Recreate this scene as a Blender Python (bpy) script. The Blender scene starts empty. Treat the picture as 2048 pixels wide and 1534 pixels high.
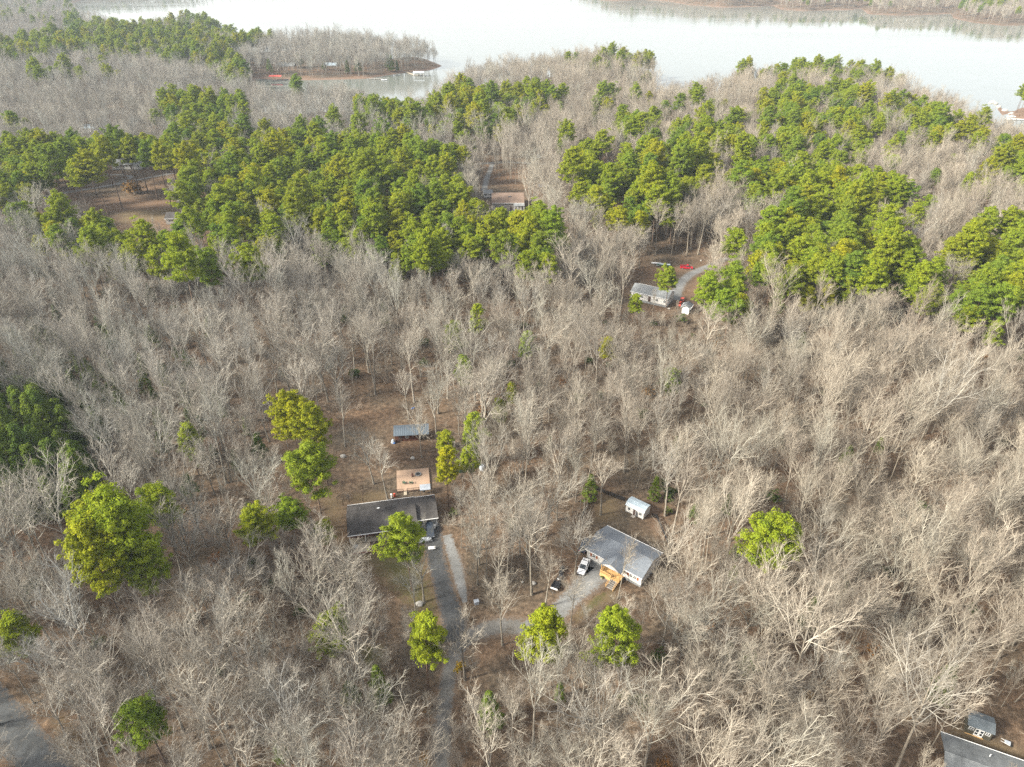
import bpy, bmesh, math, random
import numpy as np
from mathutils import Vector, Matrix

# ------------------------------------------------------------------ camera, sky, sun, exposure
SC = bpy.context.scene
CAM_H, TILT, FPX = 122.0, math.radians(32.2), 1422.0      # drone height, downward tilt, focal length in photo pixels
cam_data = bpy.data.cameras.new("camera")
cam = bpy.data.objects.new("camera", cam_data)
SC.collection.objects.link(cam)
cam.location = (0, 0, CAM_H)
cam.rotation_euler = (math.pi / 2 - TILT, 0, 0)
cam_data.sensor_fit = 'HORIZONTAL'
cam_data.sensor_width = 36.0
cam_data.lens = 36.0 * FPX / 2048.0
cam_data.clip_start = 1.0
cam_data.clip_end = 30000.0
SC.camera = cam

SUN_EL, SUN_AZ = math.radians(33), math.radians(250)       # azimuth clockwise from +Y (into the picture): from the left, a little behind
world = bpy.data.worlds.new("World")
SC.world = world
world.use_nodes = True
wn, wl = world.node_tree.nodes, world.node_tree.links
wn.clear()
w_out = wn.new('ShaderNodeOutputWorld')
w_bg = wn.new('ShaderNodeBackground')
w_sky = wn.new('ShaderNodeTexSky')
w_sky.sky_type = 'NISHITA'
w_sky.sun_disc = False
w_sky.sun_elevation = SUN_EL
w_sky.sun_rotation = SUN_AZ
w_sky.altitude = 100
w_sky.air_density = 1.0
w_sky.dust_density = 4.0
w_sky.ozone_density = 1.0
w_mix = wn.new('ShaderNodeMixRGB')                         # thin even veil of high cloud over the whole sky
w_mix.inputs['Fac'].default_value = 0.50
w_mix.inputs['Color2'].default_value = (7.2, 7.0, 6.7, 1)
wl.new(w_sky.outputs[0], w_mix.inputs['Color1'])
wl.new(w_mix.outputs[0], w_bg.inputs['Color'])
w_bg.inputs['Strength'].default_value = 0.10
wl.new(w_bg.outputs[0], w_out.inputs['Surface'])

sun_data = bpy.data.lights.new("sun", 'SUN')
sun_data.energy = 4.9
sun_data.angle = math.radians(9)
sun_data.color = (1.0, 0.94, 0.81)
sun = bpy.data.objects.new("sun", sun_data)
SC.collection.objects.link(sun)
sd = Vector((math.sin(SUN_AZ) * math.cos(SUN_EL), math.cos(SUN_AZ) * math.cos(SUN_EL), math.sin(SUN_EL)))
sun.rotation_euler = sd.to_track_quat('Z', 'Y').to_euler()
sun.location = (-200, -100, 300)

vs = SC.view_settings
vs.view_transform = 'Standard'
vs.look = 'None'
vs.exposure = 1.48
vs.gamma = 1.0
vs.use_curve_mapping = False
SC.cycles.max_bounces = 4
SC.cycles.diffuse_bounces = 2
SC.cycles.glossy_bounces = 2
SC.cycles.transmission_bounces = 4
SC.cycles.transparent_max_bounces = 4
SC.cycles.volume_bounces = 0
SC.cycles.use_denoising = False
SC.cycles.use_adaptive_sampling = False

# ------------------------------------------------------------------ helpers
RNG = np.random.default_rng(7)
random.seed(7)
COL = SC.collection
cT, sT = math.cos(TILT), math.sin(TILT)

def G(px, py, z=0.0):
    """World point at height z seen at photo pixel (px, py)."""
    u, v = (px - 1024.0) / FPX, (767.0 - py) / FPX
    d = (u, cT + v * sT, -sT + v * cT)
    t = (z - CAM_H) / d[2]
    return np.array([t * d[0], t * d[1], z])

def PX(P):
    """Photo pixels of world points (N,3)."""
    P = np.atleast_2d(np.asarray(P, float))
    x, y, z = P[:, 0], P[:, 1], P[:, 2] - CAM_H
    depth = y * cT - z * sT
    up = y * sT + z * cT
    depth = np.where(depth < 1, 1, depth)
    return np.stack([1024 + FPX * x / depth, 767 - FPX * up / depth], 1)

def in_poly(pts, poly):
    pts = np.atleast_2d(pts); poly = np.asarray(poly, float)
    inside = np.zeros(len(pts), bool)
    x, y = pts[:, 0], pts[:, 1]
    for (x1, y1), (x2, y2) in zip(poly, np.roll(poly, -1, 0)):
        if y1 == y2: continue
        c = ((y1 > y) != (y2 > y)) & (x < (x2 - x1) * (y - y1) / (y2 - y1) + x1)
        inside ^= c
    return inside

def seg_dist(pts, poly, closed=True):
    pts = np.atleast_2d(pts); poly = np.asarray(poly, float)
    best = np.full(len(pts), 1e9)
    n = len(poly)
    for i in range(n if closed else n - 1):
        a, b = poly[i], poly[(i + 1) % n]
        ab = b - a
        t = np.clip(((pts - a) @ ab) / max(ab @ ab, 1e-9), 0, 1)
        d = np.hypot(*(pts - a - t[:, None] * ab).T)
        best = np.minimum(best, d)
    return best

def tag(o, label=None, cat=None, group=None, kind=None):
    if label: o["label"] = label
    if cat: o["category"] = cat
    if group: o["group"] = group
    if kind: o["kind"] = kind
    return o

def mesh_from(name, verts, faces, mats=(), smooth=False, face_mat=None):
    me = bpy.data.meshes.new(name)
    me.from_pydata([tuple(v) for v in verts] if not isinstance(verts, np.ndarray) else verts.tolist(), [], faces if isinstance(faces, list) else faces.tolist())
    for m in mats: me.materials.append(m)
    if face_mat is not None: me.polygons.foreach_set("material_index", np.asarray(face_mat, np.int32))
    if smooth: me.polygons.foreach_set("use_smooth", np.ones(len(me.polygons), bool))
    me.update()
    return me

def link(name, me, parent=None, loc=None):
    o = bpy.data.objects.new(name, me)
    COL.objects.link(o)
    if parent is not None: o.parent = parent
    if loc is not None: o.location = loc
    return o

def empty(name, loc, rz=0.0, **tags):
    o = bpy.data.objects.new(name, None)
    COL.objects.link(o)
    o.empty_display_size = 0.5
    o.location = loc
    o.rotation_euler = (0, 0, rz)
    tag(o, **tags)
    return o

# ------------------------------------------------------------------ materials
MATS = {}
def new_mat(name, rough=0.8, spec=0.3):
    m = bpy.data.materials.new(name)
    m.use_nodes = True
    nt = m.node_tree
    b = nt.nodes['Principled BSDF']
    b.inputs['Roughness'].default_value = rough
    b.inputs['Specular IOR Level'].default_value = spec
    MATS[name] = m
    return m, nt, b

def tex_noise(nt, scale, detail=4, rough=0.6, coord='Object', stretch=None):
    tc = nt.nodes.new('ShaderNodeTexCoord')
    n = nt.nodes.new('ShaderNodeTexNoise')
    n.inputs['Scale'].default_value = scale
    n.inputs['Detail'].default_value = detail
    n.inputs['Roughness'].default_value = rough
    src = tc.outputs[coord]
    if stretch:
        mp = nt.nodes.new('ShaderNodeMapping')
        mp.inputs['Scale'].default_value = stretch
        nt.links.new(src, mp.inputs['Vector'])
        src = mp.outputs[0]
    nt.links.new(src, n.inputs['Vector'])
    return n

def ramp(nt, src, stops):
    r = nt.nodes.new('ShaderNodeValToRGB')
    e = r.color_ramp.elements
    while len(e) > 1: e.remove(e[-1])
    e[0].position = stops[0][0]; e[0].color = (*stops[0][1], 1)
    for p, c in stops[1:]:
        k = e.new(p); k.color = (*c, 1)
    nt.links.new(src, r.inputs[0])
    return r

def mixc(nt, a, b, fac, mode='MIX'):
    m = nt.nodes.new('ShaderNodeMixRGB'); m.blend_type = mode
    for s, i in ((fac, 0), (a, 1), (b, 2)):
        if hasattr(s, 'is_linked'): nt.links.new(s, m.inputs[i])
        elif i == 0: m.inputs[0].default_value = s
        else: m.inputs[i].default_value = (*s, 1)
    return m.outputs[0]

def bump(nt, b, src, strength, dist=0.05):
    bp = nt.nodes.new('ShaderNodeBump')
    bp.inputs['Strength'].default_value = strength
    bp.inputs['Distance'].default_value = dist
    nt.links.new(src, bp.inputs['Height'])
    nt.links.new(bp.outputs[0], b.inputs['Normal'])

def noisy_mat(name, c1, c2, scale=1.0, rough=0.8, spec=0.3, bmp=0.0, stretch=None, metal=0.0, detail=5):
    m, nt, b = new_mat(name, rough, spec)
    n = tex_noise(nt, scale, detail, 0.65, stretch=stretch)
    r = ramp(nt, n.outputs[0], [(0.3, c1), (0.7, c2)])
    nt.links.new(r.outputs[0], b.inputs['Base Color'])
    b.inputs['Metallic'].default_value = metal
    if bmp: bump(nt, b, n.outputs[0], bmp)
    return m

def bark_mat(name, cols, spots=0.35):
    """Bark whose tone differs from tree to tree."""
    m, nt, b = new_mat(name, 0.9, 0.15)
    oi = nt.nodes.new('ShaderNodeObjectInfo')
    n_ = len(cols)
    r = ramp(nt, oi.outputs['Random'], [(i / (n_ - 1), c) for i, c in enumerate(cols)])
    n = tex_noise(nt, 1.3, 4)
    r2 = ramp(nt, n.outputs[0], [(0.35, (1 - spots,) * 3), (0.65, (1.0, 1.0, 1.0))])
    sx = nt.nodes.new('ShaderNodeSeparateXYZ'); nt.links.new(oi.outputs['Location'], sx.inputs[0])      # greyer species on one side of the woods, tan ones on the other
    mr = nt.nodes.new('ShaderNodeMapRange'); mr.inputs['From Min'].default_value = -110; mr.inputs['From Max'].default_value = 70
    nt.links.new(sx.outputs[0], mr.inputs['Value'])
    r3 = ramp(nt, mr.outputs[0], [(0.0, (1.20, 1.24, 1.26)), (1.0, (1.20, 1.16, 1.09))])
    c_ = mixc(nt, r.outputs[0], r2.outputs[0], 1.0, 'MULTIPLY')
    nt.links.new(mixc(nt, c_, r3.outputs[0], 1.0, 'MULTIPLY'), b.inputs['Base Color'])
    return m

def leaf_mat(name, cols, trans=0.3):
    m = bpy.data.materials.new(name); m.use_nodes = True
    nt = m.node_tree; nt.nodes.clear()
    out = nt.nodes.new('ShaderNodeOutputMaterial')
    oi = nt.nodes.new('ShaderNodeObjectInfo')
    n_ = len(cols)
    r = ramp(nt, oi.outputs['Random'], [(i / (n_ - 1), c) for i, c in enumerate(cols)])
    n = tex_noise(nt, 0.45, 3)
    r2 = ramp(nt, n.outputs[0], [(0.3, (0.72, 0.80, 0.8)), (0.7, (1.22, 1.12, 0.9))])
    c = mixc(nt, r.outputs[0], r2.outputs[0], 1.0, 'MULTIPLY')
    d = nt.nodes.new('ShaderNodeBsdfDiffuse'); t = nt.nodes.new('ShaderNodeBsdfTranslucent')
    nt.links.new(c, d.inputs[0]); nt.links.new(c, t.inputs[0])
    mx = nt.nodes.new('ShaderNodeMixShader'); mx.inputs[0].default_value = trans
    nt.links.new(d.outputs[0], mx.inputs[1]); nt.links.new(t.outputs[0], mx.inputs[2])
    nt.links.new(mx.outputs[0], out.inputs[0])
    MATS[name] = m
    return m

M_LIMB = bark_mat("pale_limb", [(0.325, 0.320, 0.300), (0.22, 0.20, 0.175), (0.38, 0.355, 0.31), (0.27, 0.25, 0.215), (0.345, 0.34, 0.305), (0.24, 0.215, 0.185), (0.41, 0.385, 0.34), (0.30, 0.275, 0.235)], 0.35)
M_TWIG = bark_mat("tan_twig", [(0.205, 0.192, 0.172), (0.165, 0.145, 0.122), (0.255, 0.228, 0.190), (0.19, 0.165, 0.142), (0.215, 0.205, 0.176), (0.17, 0.147, 0.125), (0.265, 0.235, 0.20), (0.205, 0.18, 0.153)], 0.25)
M_BRUSH = bark_mat("brush_twig", [(0.19, 0.16, 0.13), (0.26, 0.215, 0.175), (0.22, 0.18, 0.14)], 0.3)
M_TRUNK = bark_mat("grey_bark", [(0.17, 0.150, 0.128), (0.27, 0.245, 0.21), (0.20, 0.18, 0.152), (0.31, 0.28, 0.24)], 0.5)
M_PBARK = bark_mat("pine_bark", [(0.13, 0.085, 0.06), (0.17, 0.12, 0.09), (0.11, 0.08, 0.065)], 0.5)
M_PINE = leaf_mat("pine_needles", [(0.215, 0.250, 0.020), (0.155, 0.225, 0.028), (0.260, 0.262, 0.018), (0.115, 0.180, 0.030), (0.215, 0.258, 0.024), (0.175, 0.228, 0.022)])
M_CEDAR = leaf_mat("cedar_needles", [(0.095, 0.140, 0.026), (0.125, 0.170, 0.028), (0.075, 0.120, 0.026)])
M_HOLLY = leaf_mat("holly_leaves", [(0.070, 0.110, 0.022), (0.05, 0.085, 0.02), (0.10, 0.13, 0.03)])
M_RUST = leaf_mat("withered_leaves", [(0.30, 0.13, 0.045), (0.26, 0.16, 0.06), (0.22, 0.10, 0.045)])

# ------------------------------------------------------------------ lake outline (photo pixels; w = water's edge, t = seen against the tops of shore trees)
WATER_Z = -8.0
_w, _t = WATER_Z, 13.0
LAKE_PX = [(1197, 0, _w), (1240, 2, _w), (1290, -1, _w), (1340, 3, _w), (1372, 9, _w), (1448, 15, _w), (1515, 13, _w), (1545, 11, _w), (1562, 19, _w), (1609, 22, _w),
    (1660, 20, _w), (1703, 20, _w), (1722, 15, _w), (1735, 28, _w), (1800, 31, _w), (1860, 29, _w), (1903, 27, _w), (1908, 37, _w), (1946, 45, _w), (2005, 51, _w),
    (2090, 50, _w), (2350, 70, _w), (2400, 190, _w), (2140, 150, _t), (2060, 166, _t), (2025, 180, _t), (1987, 205, _w), (1995, 213, _w), (2015, 222, _w), (2022, 234, _w), (2048, 240, _w),
    (2150, 262, _w), (2150, 300, _w), (2050, 300, _w), (2012, 305, _w), (1985, 288, _w), (1946, 217, _t), (1937, 199, _t), (1917, 187, _t), (1858, 176, _t), (1820, 156, _t), (1800, 147, _t), (1761, 141, _t),
    (1635, 134, _t), (1540, 138, _t), (1477, 137, _t), (1452, 142, _t), (1428, 163, _t), (1390, 164, _t), (1347, 167, _t), (1323, 176, _t), (1318, 162, _t), (1312, 116, _t),
    (1259, 104, _t), (1186, 97, _t), (1165, 100, _t), (1122, 110, _t), (1065, 117, _t), (985, 122, _t), (945, 128, _t), (890, 148, _t), (876, 156, _t), (860, 170, _t), (831, 190, _t),
    (793, 204, _t), (743, 182, _t), (714, 172, _t), (655, 172, _t), (561, 178, _t), (512, 174, _t), (509, 157, _w), (560, 159, _w), (626, 160, _w), (734, 157, _w), (796, 147, _w), (831, 143, _w),
    (862, 140, _w), (884, 132, _w), (870, 126, _w), (852, 119, _w), (826, 113, _w), (772, 82, _t), (737, 66, _t), (684, 60, _t), (617, 58, _t), (545, 70, _t), (490, 71, _t), (446, 58, _t), (437, 40, _t), (393, 29, _t),
    (300, 43, _t), (262, 50, _t), (235, 42, _t), (165, 20, _t), (138, 9, _w), (160, 1, _w), (180, -6, _w)]
LAKE = np.array([G(*p)[:2] for p in LAKE_PX] + [(-900, 2450), (-300, 2600), (150, 2500), (260, 2200)])

def sdist_lake(xy):
    """Metres from the shore: positive on land."""
    xy = np.atleast_2d(xy)
    d = seg_dist(xy, LAKE)
    return np.where(in_poly(xy, LAKE), -d, d)

def wob(x, y):
    return (np.sin(x * 0.011 + 1.3) * np.cos(y * 0.013 + 0.4) + 0.6 * np.sin(x * 0.023 + y * 0.017) + 0.4 * np.cos(y * 0.031 - x * 0.012))

def terrain(xy, sd=None):
    xy = np.atleast_2d(np.asarray(xy, float))
    x, y = xy[:, 0], xy[:, 1]
    if sd is None: sd = sdist_lake(xy)
    far = np.clip((y - 300) / 300, 0, 1)
    hills = np.clip((y - 1500) / 1500, 0, 1) * 35
    land = far * 1.6 * wob(x, y) + hills
    s = np.clip(sd / 80, 0, 1); s = s * s * (3 - 2 * s)
    bank = np.clip(sd / 6, 0, 1) * 1.6
    h = WATER_Z + 0.05 + bank + s * (6.4 + land) - np.clip(-sd * 0.2, 0, 3)
    return np.where(sd > 80, np.where(sd > 300, land, land), h)

def hz(x, y):
    return float(terrain([[x, y]])[0])

# ground sheet
ys = [-400.0, -250.0, -120.0, -40.0, 0.0, 20.0, 35.0, 45.0]
while ys[-1] < 2700: ys.append(ys[-1] + max(0.9, ys[-1] * 0.0078))
ys += [3200, 4000, 5500, 8000, 12000, 18000]
us = np.linspace(-1, 1, 281)
us = np.sign(us) * np.abs(us) ** 1.15
ys = np.array(ys)
X = us[None, :] * (160 + 0.95 * np.maximum(ys, 0))[:, None]
Y = np.repeat(ys[:, None], len(us), 1)
XY = np.stack([X.ravel(), Y.ravel()], 1)
SDG = np.concatenate([sdist_lake(c) for c in np.array_split(XY, 8)])
Z = terrain(XY, SDG)
nr, nc = X.shape
idx = np.arange(nr * nc).reshape(nr, nc)
F = np.stack([idx[:-1, :-1], idx[:-1, 1:], idx[1:, 1:], idx[1:, :-1]], -1).reshape(-1, 4)

# ground cover: leaf litter, with tan grass, green grass and bare red soil where the yards, the field and the banks have them
COVER = {  # photo polygons on the ground, feather in metres
    "grass": [([(560, 905), (620, 930), (690, 1000), (690, 1110), (800, 1180), (870, 1270), (850, 1190), (760, 1120), (700, 1110), (660, 1080), (640, 1010), (560, 960)], 3.0),
              ([(690, 1090), (800, 1085), (850, 1110), (880, 1200), (890, 1280), (860, 1280), (830, 1210), (730, 1150)], 2.5),
              ([(1185, 1195), (1240, 1165), (1235, 1200), (1150, 1250), (1140, 1230)], 1.0), ([(1200, 985), (1240, 990), (1240, 1040), (1180, 1050)], 3.0),
              ([(700, 985), (770, 980), (780, 1000), (700, 1010)], 1.5), ([(230, 415), (320, 400), (370, 405), (340, 440), (240, 450)], 4.0), ([(1900, 1440), (2048, 1500), (2048, 1534), (1900, 1480)], 2.5),
              ([(120, 1420), (180, 1500), (140, 1534), (100, 1440)], 2.0)],
    "green": [([(1185, 1195), (1215, 1180), (1205, 1205), (1160, 1235)], 0.8), ([(735, 1110), (830, 1100), (860, 1180), (880, 1260), (800, 1190)], 4.0), ([(720, 1290), (770, 1290), (760, 1340), (720, 1330)], 1.5)],
    "soil": [([(1275, 985), (1330, 1020), (1345, 1095), (1300, 1060)], 2.0), ([(1385, 545), (1420, 560), (1410, 600), (1375, 590)], 4.0), ([(1290, 530), (1400, 530), (1420, 520), (1340, 560), (1290, 560)], 4.0),
             ([(1030, 330), (1100, 340), (1050, 370), (1000, 360)], 5.0), ([(130, 390), (370, 400), (340, 420), (140, 430)], 5.0)],
}
cov = {}
for k, polys in COVER.items():
    w = np.zeros(len(XY))
    near = (XY[:, 1] > 40) & (XY[:, 1] < 600)
    for poly, fe in polys:
        wp = np.array([G(*p)[:2] for p in poly])
        d = seg_dist(XY[near], wp); ins = in_poly(XY[near], wp)
        w[near] = np.maximum(w[near], np.clip(0.5 + np.where(ins, d, -d) / (2 * fe), 0, 1))
    cov[k] = w
cov["bank"] = np.clip(1 - SDG / np.where((XY[:, 0] > 430) & (XY[:, 1] < 1000), 22, np.where(XY[:, 1] > 1200, 3, 5)), 0, 1) * (SDG > -30)

m, nt, b = new_mat("leaf_litter", 0.95, 0.1)
n1 = tex_noise(nt, 0.05, 5, 0.6); n2 = tex_noise(nt, 0.8, 6, 0.75); n3 = tex_noise(nt, 5.0, 4, 0.7)
base = ramp(nt, n2.outputs[0], [(0.28, (0.036, 0.028, 0.021)), (0.45, (0.082, 0.060, 0.043)), (0.56, (0.125, 0.092, 0.066)), (0.72, (0.215, 0.165, 0.120))])
big = ramp(nt, n1.outputs[0], [(0.35, (0.82, 0.90, 0.92)), (0.62, (1.12, 1.02, 0.94))])
c = mixc(nt, base.outputs[0], big.outputs[0], 1.0, 'MULTIPLY')
fine = ramp(nt, n3.outputs[0], [(0.3, (0.55, 0.55, 0.55)), (0.7, (1.45, 1.42, 1.38))])
c = mixc(nt, c, fine.outputs[0], 1.0, 'MULTIPLY')
def cover_mix(c, attr, col_stops, lo, hi):
    a = nt.nodes.new('ShaderNodeAttribute'); a.attribute_name = attr
    mth = nt.nodes.new('ShaderNodeMath'); mth.operation = 'ADD'
    nn = tex_noise(nt, 0.9, 5, 0.7)
    sc = nt.nodes.new('ShaderNodeMath'); sc.operation = 'MULTIPLY_ADD'; sc.inputs[1].default_value = 1.3; sc.inputs[2].default_value = -0.65
    nt.links.new(nn.outputs[0], sc.inputs[0])
    nt.links.new(a.outputs['Fac'], mth.inputs[0]); nt.links.new(sc.outputs[0], mth.inputs[1])
    f = ramp(nt, mth.outputs[0], [(lo, (0, 0, 0)), (hi, (1, 1, 1))])
    ng = tex_noise(nt, 2.5, 5, 0.7)
    g = ramp(nt, ng.outputs[0], col_stops)
    return mixc(nt, c, g.outputs[0], f.outputs[0])
c = cover_mix(c, "grass", [(0.3, (0.085, 0.064, 0.038)), (0.7, (0.155, 0.114, 0.066))], 0.35, 0.95)
c = cover_mix(c, "green", [(0.3, (0.055, 0.055, 0.024)), (0.7, (0.098, 0.088, 0.036))], 0.35, 0.9)
c = cover_mix(c, "soil", [(0.3, (0.100, 0.064, 0.042)), (0.7, (0.165, 0.108, 0.070))], 0.4, 0.9)
c = cover_mix(c, "bank", [(0.3, (0.10, 0.064, 0.047)), (0.7, (0.20, 0.138, 0.10))], 0.15, 0.6)
nt.links.new(c, b.inputs['Base Color'])
bump(nt, b, n3.outputs[0], 0.6, 0.15)
M_GROUND = m
me = mesh_from("ground", np.stack([XY[:, 0], XY[:, 1], Z], 1), F, [M_GROUND], True)
for k, w in cov.items():
    at = me.attributes.new(k, 'FLOAT', 'POINT'); at.data.foreach_set("value", w.astype(np.float32))
tag(link("ground", me), "brown leaf litter forest floor with tan grass in the yards", "ground", kind="structure")

# lake
m, nt, b = new_mat("lake_water", 0.06, 0.5)
b.inputs['Base Color'].default_value = (0.13, 0.14, 0.125, 1)
b.inputs['IOR'].default_value = 1.42
nA = tex_noise(nt, 0.35, 4, 0.6, stretch=(0.35, 1.0, 1)); nB = tex_noise(nt, 0.006, 5, 0.65, stretch=(0.35, 1.6, 1))
rr = ramp(nt, nB.outputs[0], [(0.40, (0.03,) * 3), (0.60, (0.11,) * 3)])
nt.links.new(rr.outputs[0], b.inputs['Roughness'])
bump(nt, b, nA.outputs[0], 0.05, 0.06)
nC = tex_noise(nt, 0.010, 4, 0.55, stretch=(0.16, 1.3, 1)); nD = tex_noise(nt, 0.03, 3, 0.6)
ln = ramp(nt, nC.outputs[0], [(0.490, (0, 0, 0)), (0.4985, (1, 1, 1)), (0.5015, (1, 1, 1)), (0.510, (0, 0, 0))])       # thin drift lines
br_ = ramp(nt, nD.outputs[0], [(0.50, (0, 0, 0)), (0.60, (1, 1, 1))])
lf = mixc(nt, ln.outputs[0], br_.outputs[0], 1.0, 'MULTIPLY')
sp_ = ramp(nt, lf, [(0.0, (0.5,) * 3), (1.0, (0.14,) * 3)])
nt.links.new(sp_.outputs[0], b.inputs['Specular IOR Level'])
M_WATER = m
tag(link("lake", mesh_from("lake", [(-4500, 430, WATER_Z), (4500, 430, WATER_Z), (4500, 3600, WATER_Z), (-4500, 3600, WATER_Z)], [(0, 1, 2, 3)], [M_WATER])), "calm pale lake mirroring a white sky", "lake", kind="structure")
# ------------------------------------------------------------------ tree shapes
def norm(a):
    return a / np.maximum(np.linalg.norm(a, axis=-1, keepdims=True), 1e-9)

def tubes(P, R, k):
    """(N,m,3) centre lines with (N,m) radii -> verts, quad faces."""
    N, m_, _ = P.shape
    T = np.empty_like(P)
    T[:, 1:-1] = P[:, 2:] - P[:, :-2]; T[:, 0] = P[:, 1] - P[:, 0]; T[:, -1] = P[:, -1] - P[:, -2]
    T = norm(T)
    ref = np.where(np.abs(T[..., 2:3]) > 0.9, np.array([1.0, 0, 0]), np.array([0, 0, 1.0]))
    A = norm(np.cross(T, ref)); B = np.cross(T, A)
    ang = np.arange(k) * 2 * np.pi / k
    V = P[:, :, None] + R[:, :, None, None] * (np.cos(ang)[None, None, :, None] * A[:, :, None] + np.sin(ang)[None, None, :, None] * B[:, :, None])
    i = np.arange(N * m_ * k).reshape(N, m_, k)
    j = np.roll(i, -1, 2)
    Fq = np.stack([i[:, :-1], j[:, :-1], j[:, 1:], i[:, 1:]], -1).reshape(-1, 4)
    return V.reshape(-1, 3), Fq.tolist()

def cones(Bp, Tp, R):
    """Thin twiglets: one three-sided spike each."""
    d = norm(Tp - Bp)
    ref = np.where(np.abs(d[:, 2:3]) > 0.9, np.array([1.0, 0, 0]), np.array([0, 0, 1.0]))
    A = norm(np.cross(d, ref)); C = np.cross(d, A)
    V = np.concatenate([(Bp + R[:, None] * (math.cos(a) * A + math.sin(a) * C))[:, None] for a in (0, 2.094, 4.189)] + [Tp[:, None]], 1)
    i = np.arange(len(Bp))[:, None] * 4
    Fq = np.concatenate([i + np.array([0, 1, 3]), i + np.array([1, 2, 3]), i + np.array([2, 0, 3])])
    return V.reshape(-1, 3), Fq.tolist()

class Geo:
    def __init__(s): s.v, s.f, s.n = [], [], 0
    def add(s, vf):
        v, f = vf
        s.v.append(np.asarray(v)); s.f += [[i + s.n for i in q] for q in f]; s.n += len(v)
    def mesh(s, name, mats, smooth=False, fm=None): return mesh_from(name, np.concatenate(s.v), s.f, mats, smooth, fm)

def along(P, R, pi, t):
    m_ = P.shape[1]
    x = t * (m_ - 1); i = np.clip(x.astype(int), 0, m_ - 2); f = (x - i)[:, None]
    pos = P[pi, i] * (1 - f) + P[pi, i + 1] * f
    return pos, norm(P[pi, i + 1] - P[pi, i]), R[pi, i] * (1 - f[:, 0]) + R[pi, i + 1] * f[:, 0]

def spawn(rng, P, R, c, t0, t1, a0, a1, L, m_, wander, up, rmul, rend, rmax=9):
    """Children of the branches P: L(t, parent length) gives their length."""
    N = len(P)
    pi = np.repeat(np.arange(N), c)
    t = (np.tile(np.arange(c), N) + rng.random(N * c)) / c * (t1 - t0) + t0
    pos, tan, r = along(P, R, pi, t)
    plen = np.linalg.norm(np.diff(P, axis=1), axis=2).sum(1)[pi]
    az = np.tile(np.arange(c) * 2.399, N) + rng.uniform(0, 6.28, N)[pi] + rng.normal(0, .35, N * c)
    ref = np.where(np.abs(tan[:, 2:3]) > 0.95, np.array([1.0, 0, 0]), np.array([0, 0, 1.0]))
    A = norm(np.cross(tan, ref)); B = np.cross(tan, A)
    a = rng.uniform(a0, a1, N * c)[:, None]
    d = np.cos(a) * tan + np.sin(a) * (np.cos(az)[:, None] * A + np.sin(az)[:, None] * B)
    ln = L(t, plen) * rng.uniform(.7, 1.25, N * c)
    Q = np.empty((N * c, m_, 3)); Q[:, 0] = pos
    for j in range(1, m_):
        d = norm(d + rng.normal(0, wander, d.shape) + np.array([0, 0, up]))
        Q[:, j] = Q[:, j - 1] + d * (ln / (m_ - 1))[:, None]
    r0 = np.minimum(r * rmul, rmax)
    S = np.linspace(1, 0, m_)[None]
    return Q, r0[:, None] * S + rend * (1 - S)

def bare_tree(seed, H=21.0, bole=0.42, spread=1.0, leaders=3, limbs=6, tr=0.26, wander=0.085, dens=1.0, upk=0.10):
    rng = np.random.default_rng(seed)
    m_ = 9
    z = np.linspace(0, 1, m_)
    lean = rng.normal(0, 0.035, 2)
    P0 = np.zeros((1, m_, 3)); P0[0, :, 2] = z * H * 0.82
    P0[0, :, :2] = lean[None] * (z * H)[:, None] + np.cumsum(rng.normal(0, 0.10, (m_, 2)), 0) * z[:, None]
    R0 = (tr * (1 - 0.85 * z ** 0.9))[None]; R0[0, 0] *= 1.35
    trunk = Geo(); trunk.add(tubes(P0, R0, 7))
    cr = Geo()
    P1, R1 = spawn(rng, P0, R0, leaders, bole, bole + .28, .25, .55, lambda t, p: H * (.62 - .30 * t), 8, wander * .8, upk * .6, .80, .045)
    cr.add(tubes(P1, R1, 5))
    P2a, R2a = spawn(rng, P0, R0, limbs + 2, bole * .95, .99, .5, .95, lambda t, p: H * .36 * spread * (1.2 - .75 * t), 7, wander, upk, .55, .028)
    P2b, R2b = spawn(rng, P1, R1, limbs, .18, .98, .4, .85, lambda t, p: H * 0.25 * spread * (1.25 - 0.75 * t), 7, wander, upk, .6, .026)
    P2, R2 = np.concatenate([P2a, P2b]), np.maximum(np.concatenate([R2a, R2b]), .026)
    cr.add(tubes(P2, R2, 4))
    P3, R3 = spawn(rng, P2, R2, int(5 * dens), .2, .98, .4, .85, lambda t, p: p * .46 * (1.2 - .5 * t), 4, wander * 1.1, upk, .7, .018, .055)
    P3b, R3b = spawn(rng, P1, R1, 5, .45, 1.0, .4, .8, lambda t, p: H * .09, 4, wander, upk, .6, .018, .05)
    P3, R3 = np.concatenate([P3, P3b]), np.maximum(np.concatenate([R3, R3b]), .018)
    cr.add(tubes(P3, R3, 3))
    P4, R4 = spawn(rng, P3, R3, 4, .2, 1.0, .35, .8, lambda t, p: p * .55, 3, wander, upk, .8, .012, .024)
    cr.limb = len(cr.f)
    cr.add(tubes(P4, R4, 3))
    P5, R5 = spawn(rng, P4, R4, 2, .3, 1.0, .3, .8, lambda t, p: p * .6 + .15, 2, .05, upk * .5, 1, .006)
    cr.add(cones(P5[:, 0], P5[:, 1], np.full(len(P5), .0135)))
    return trunk, cr

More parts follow.
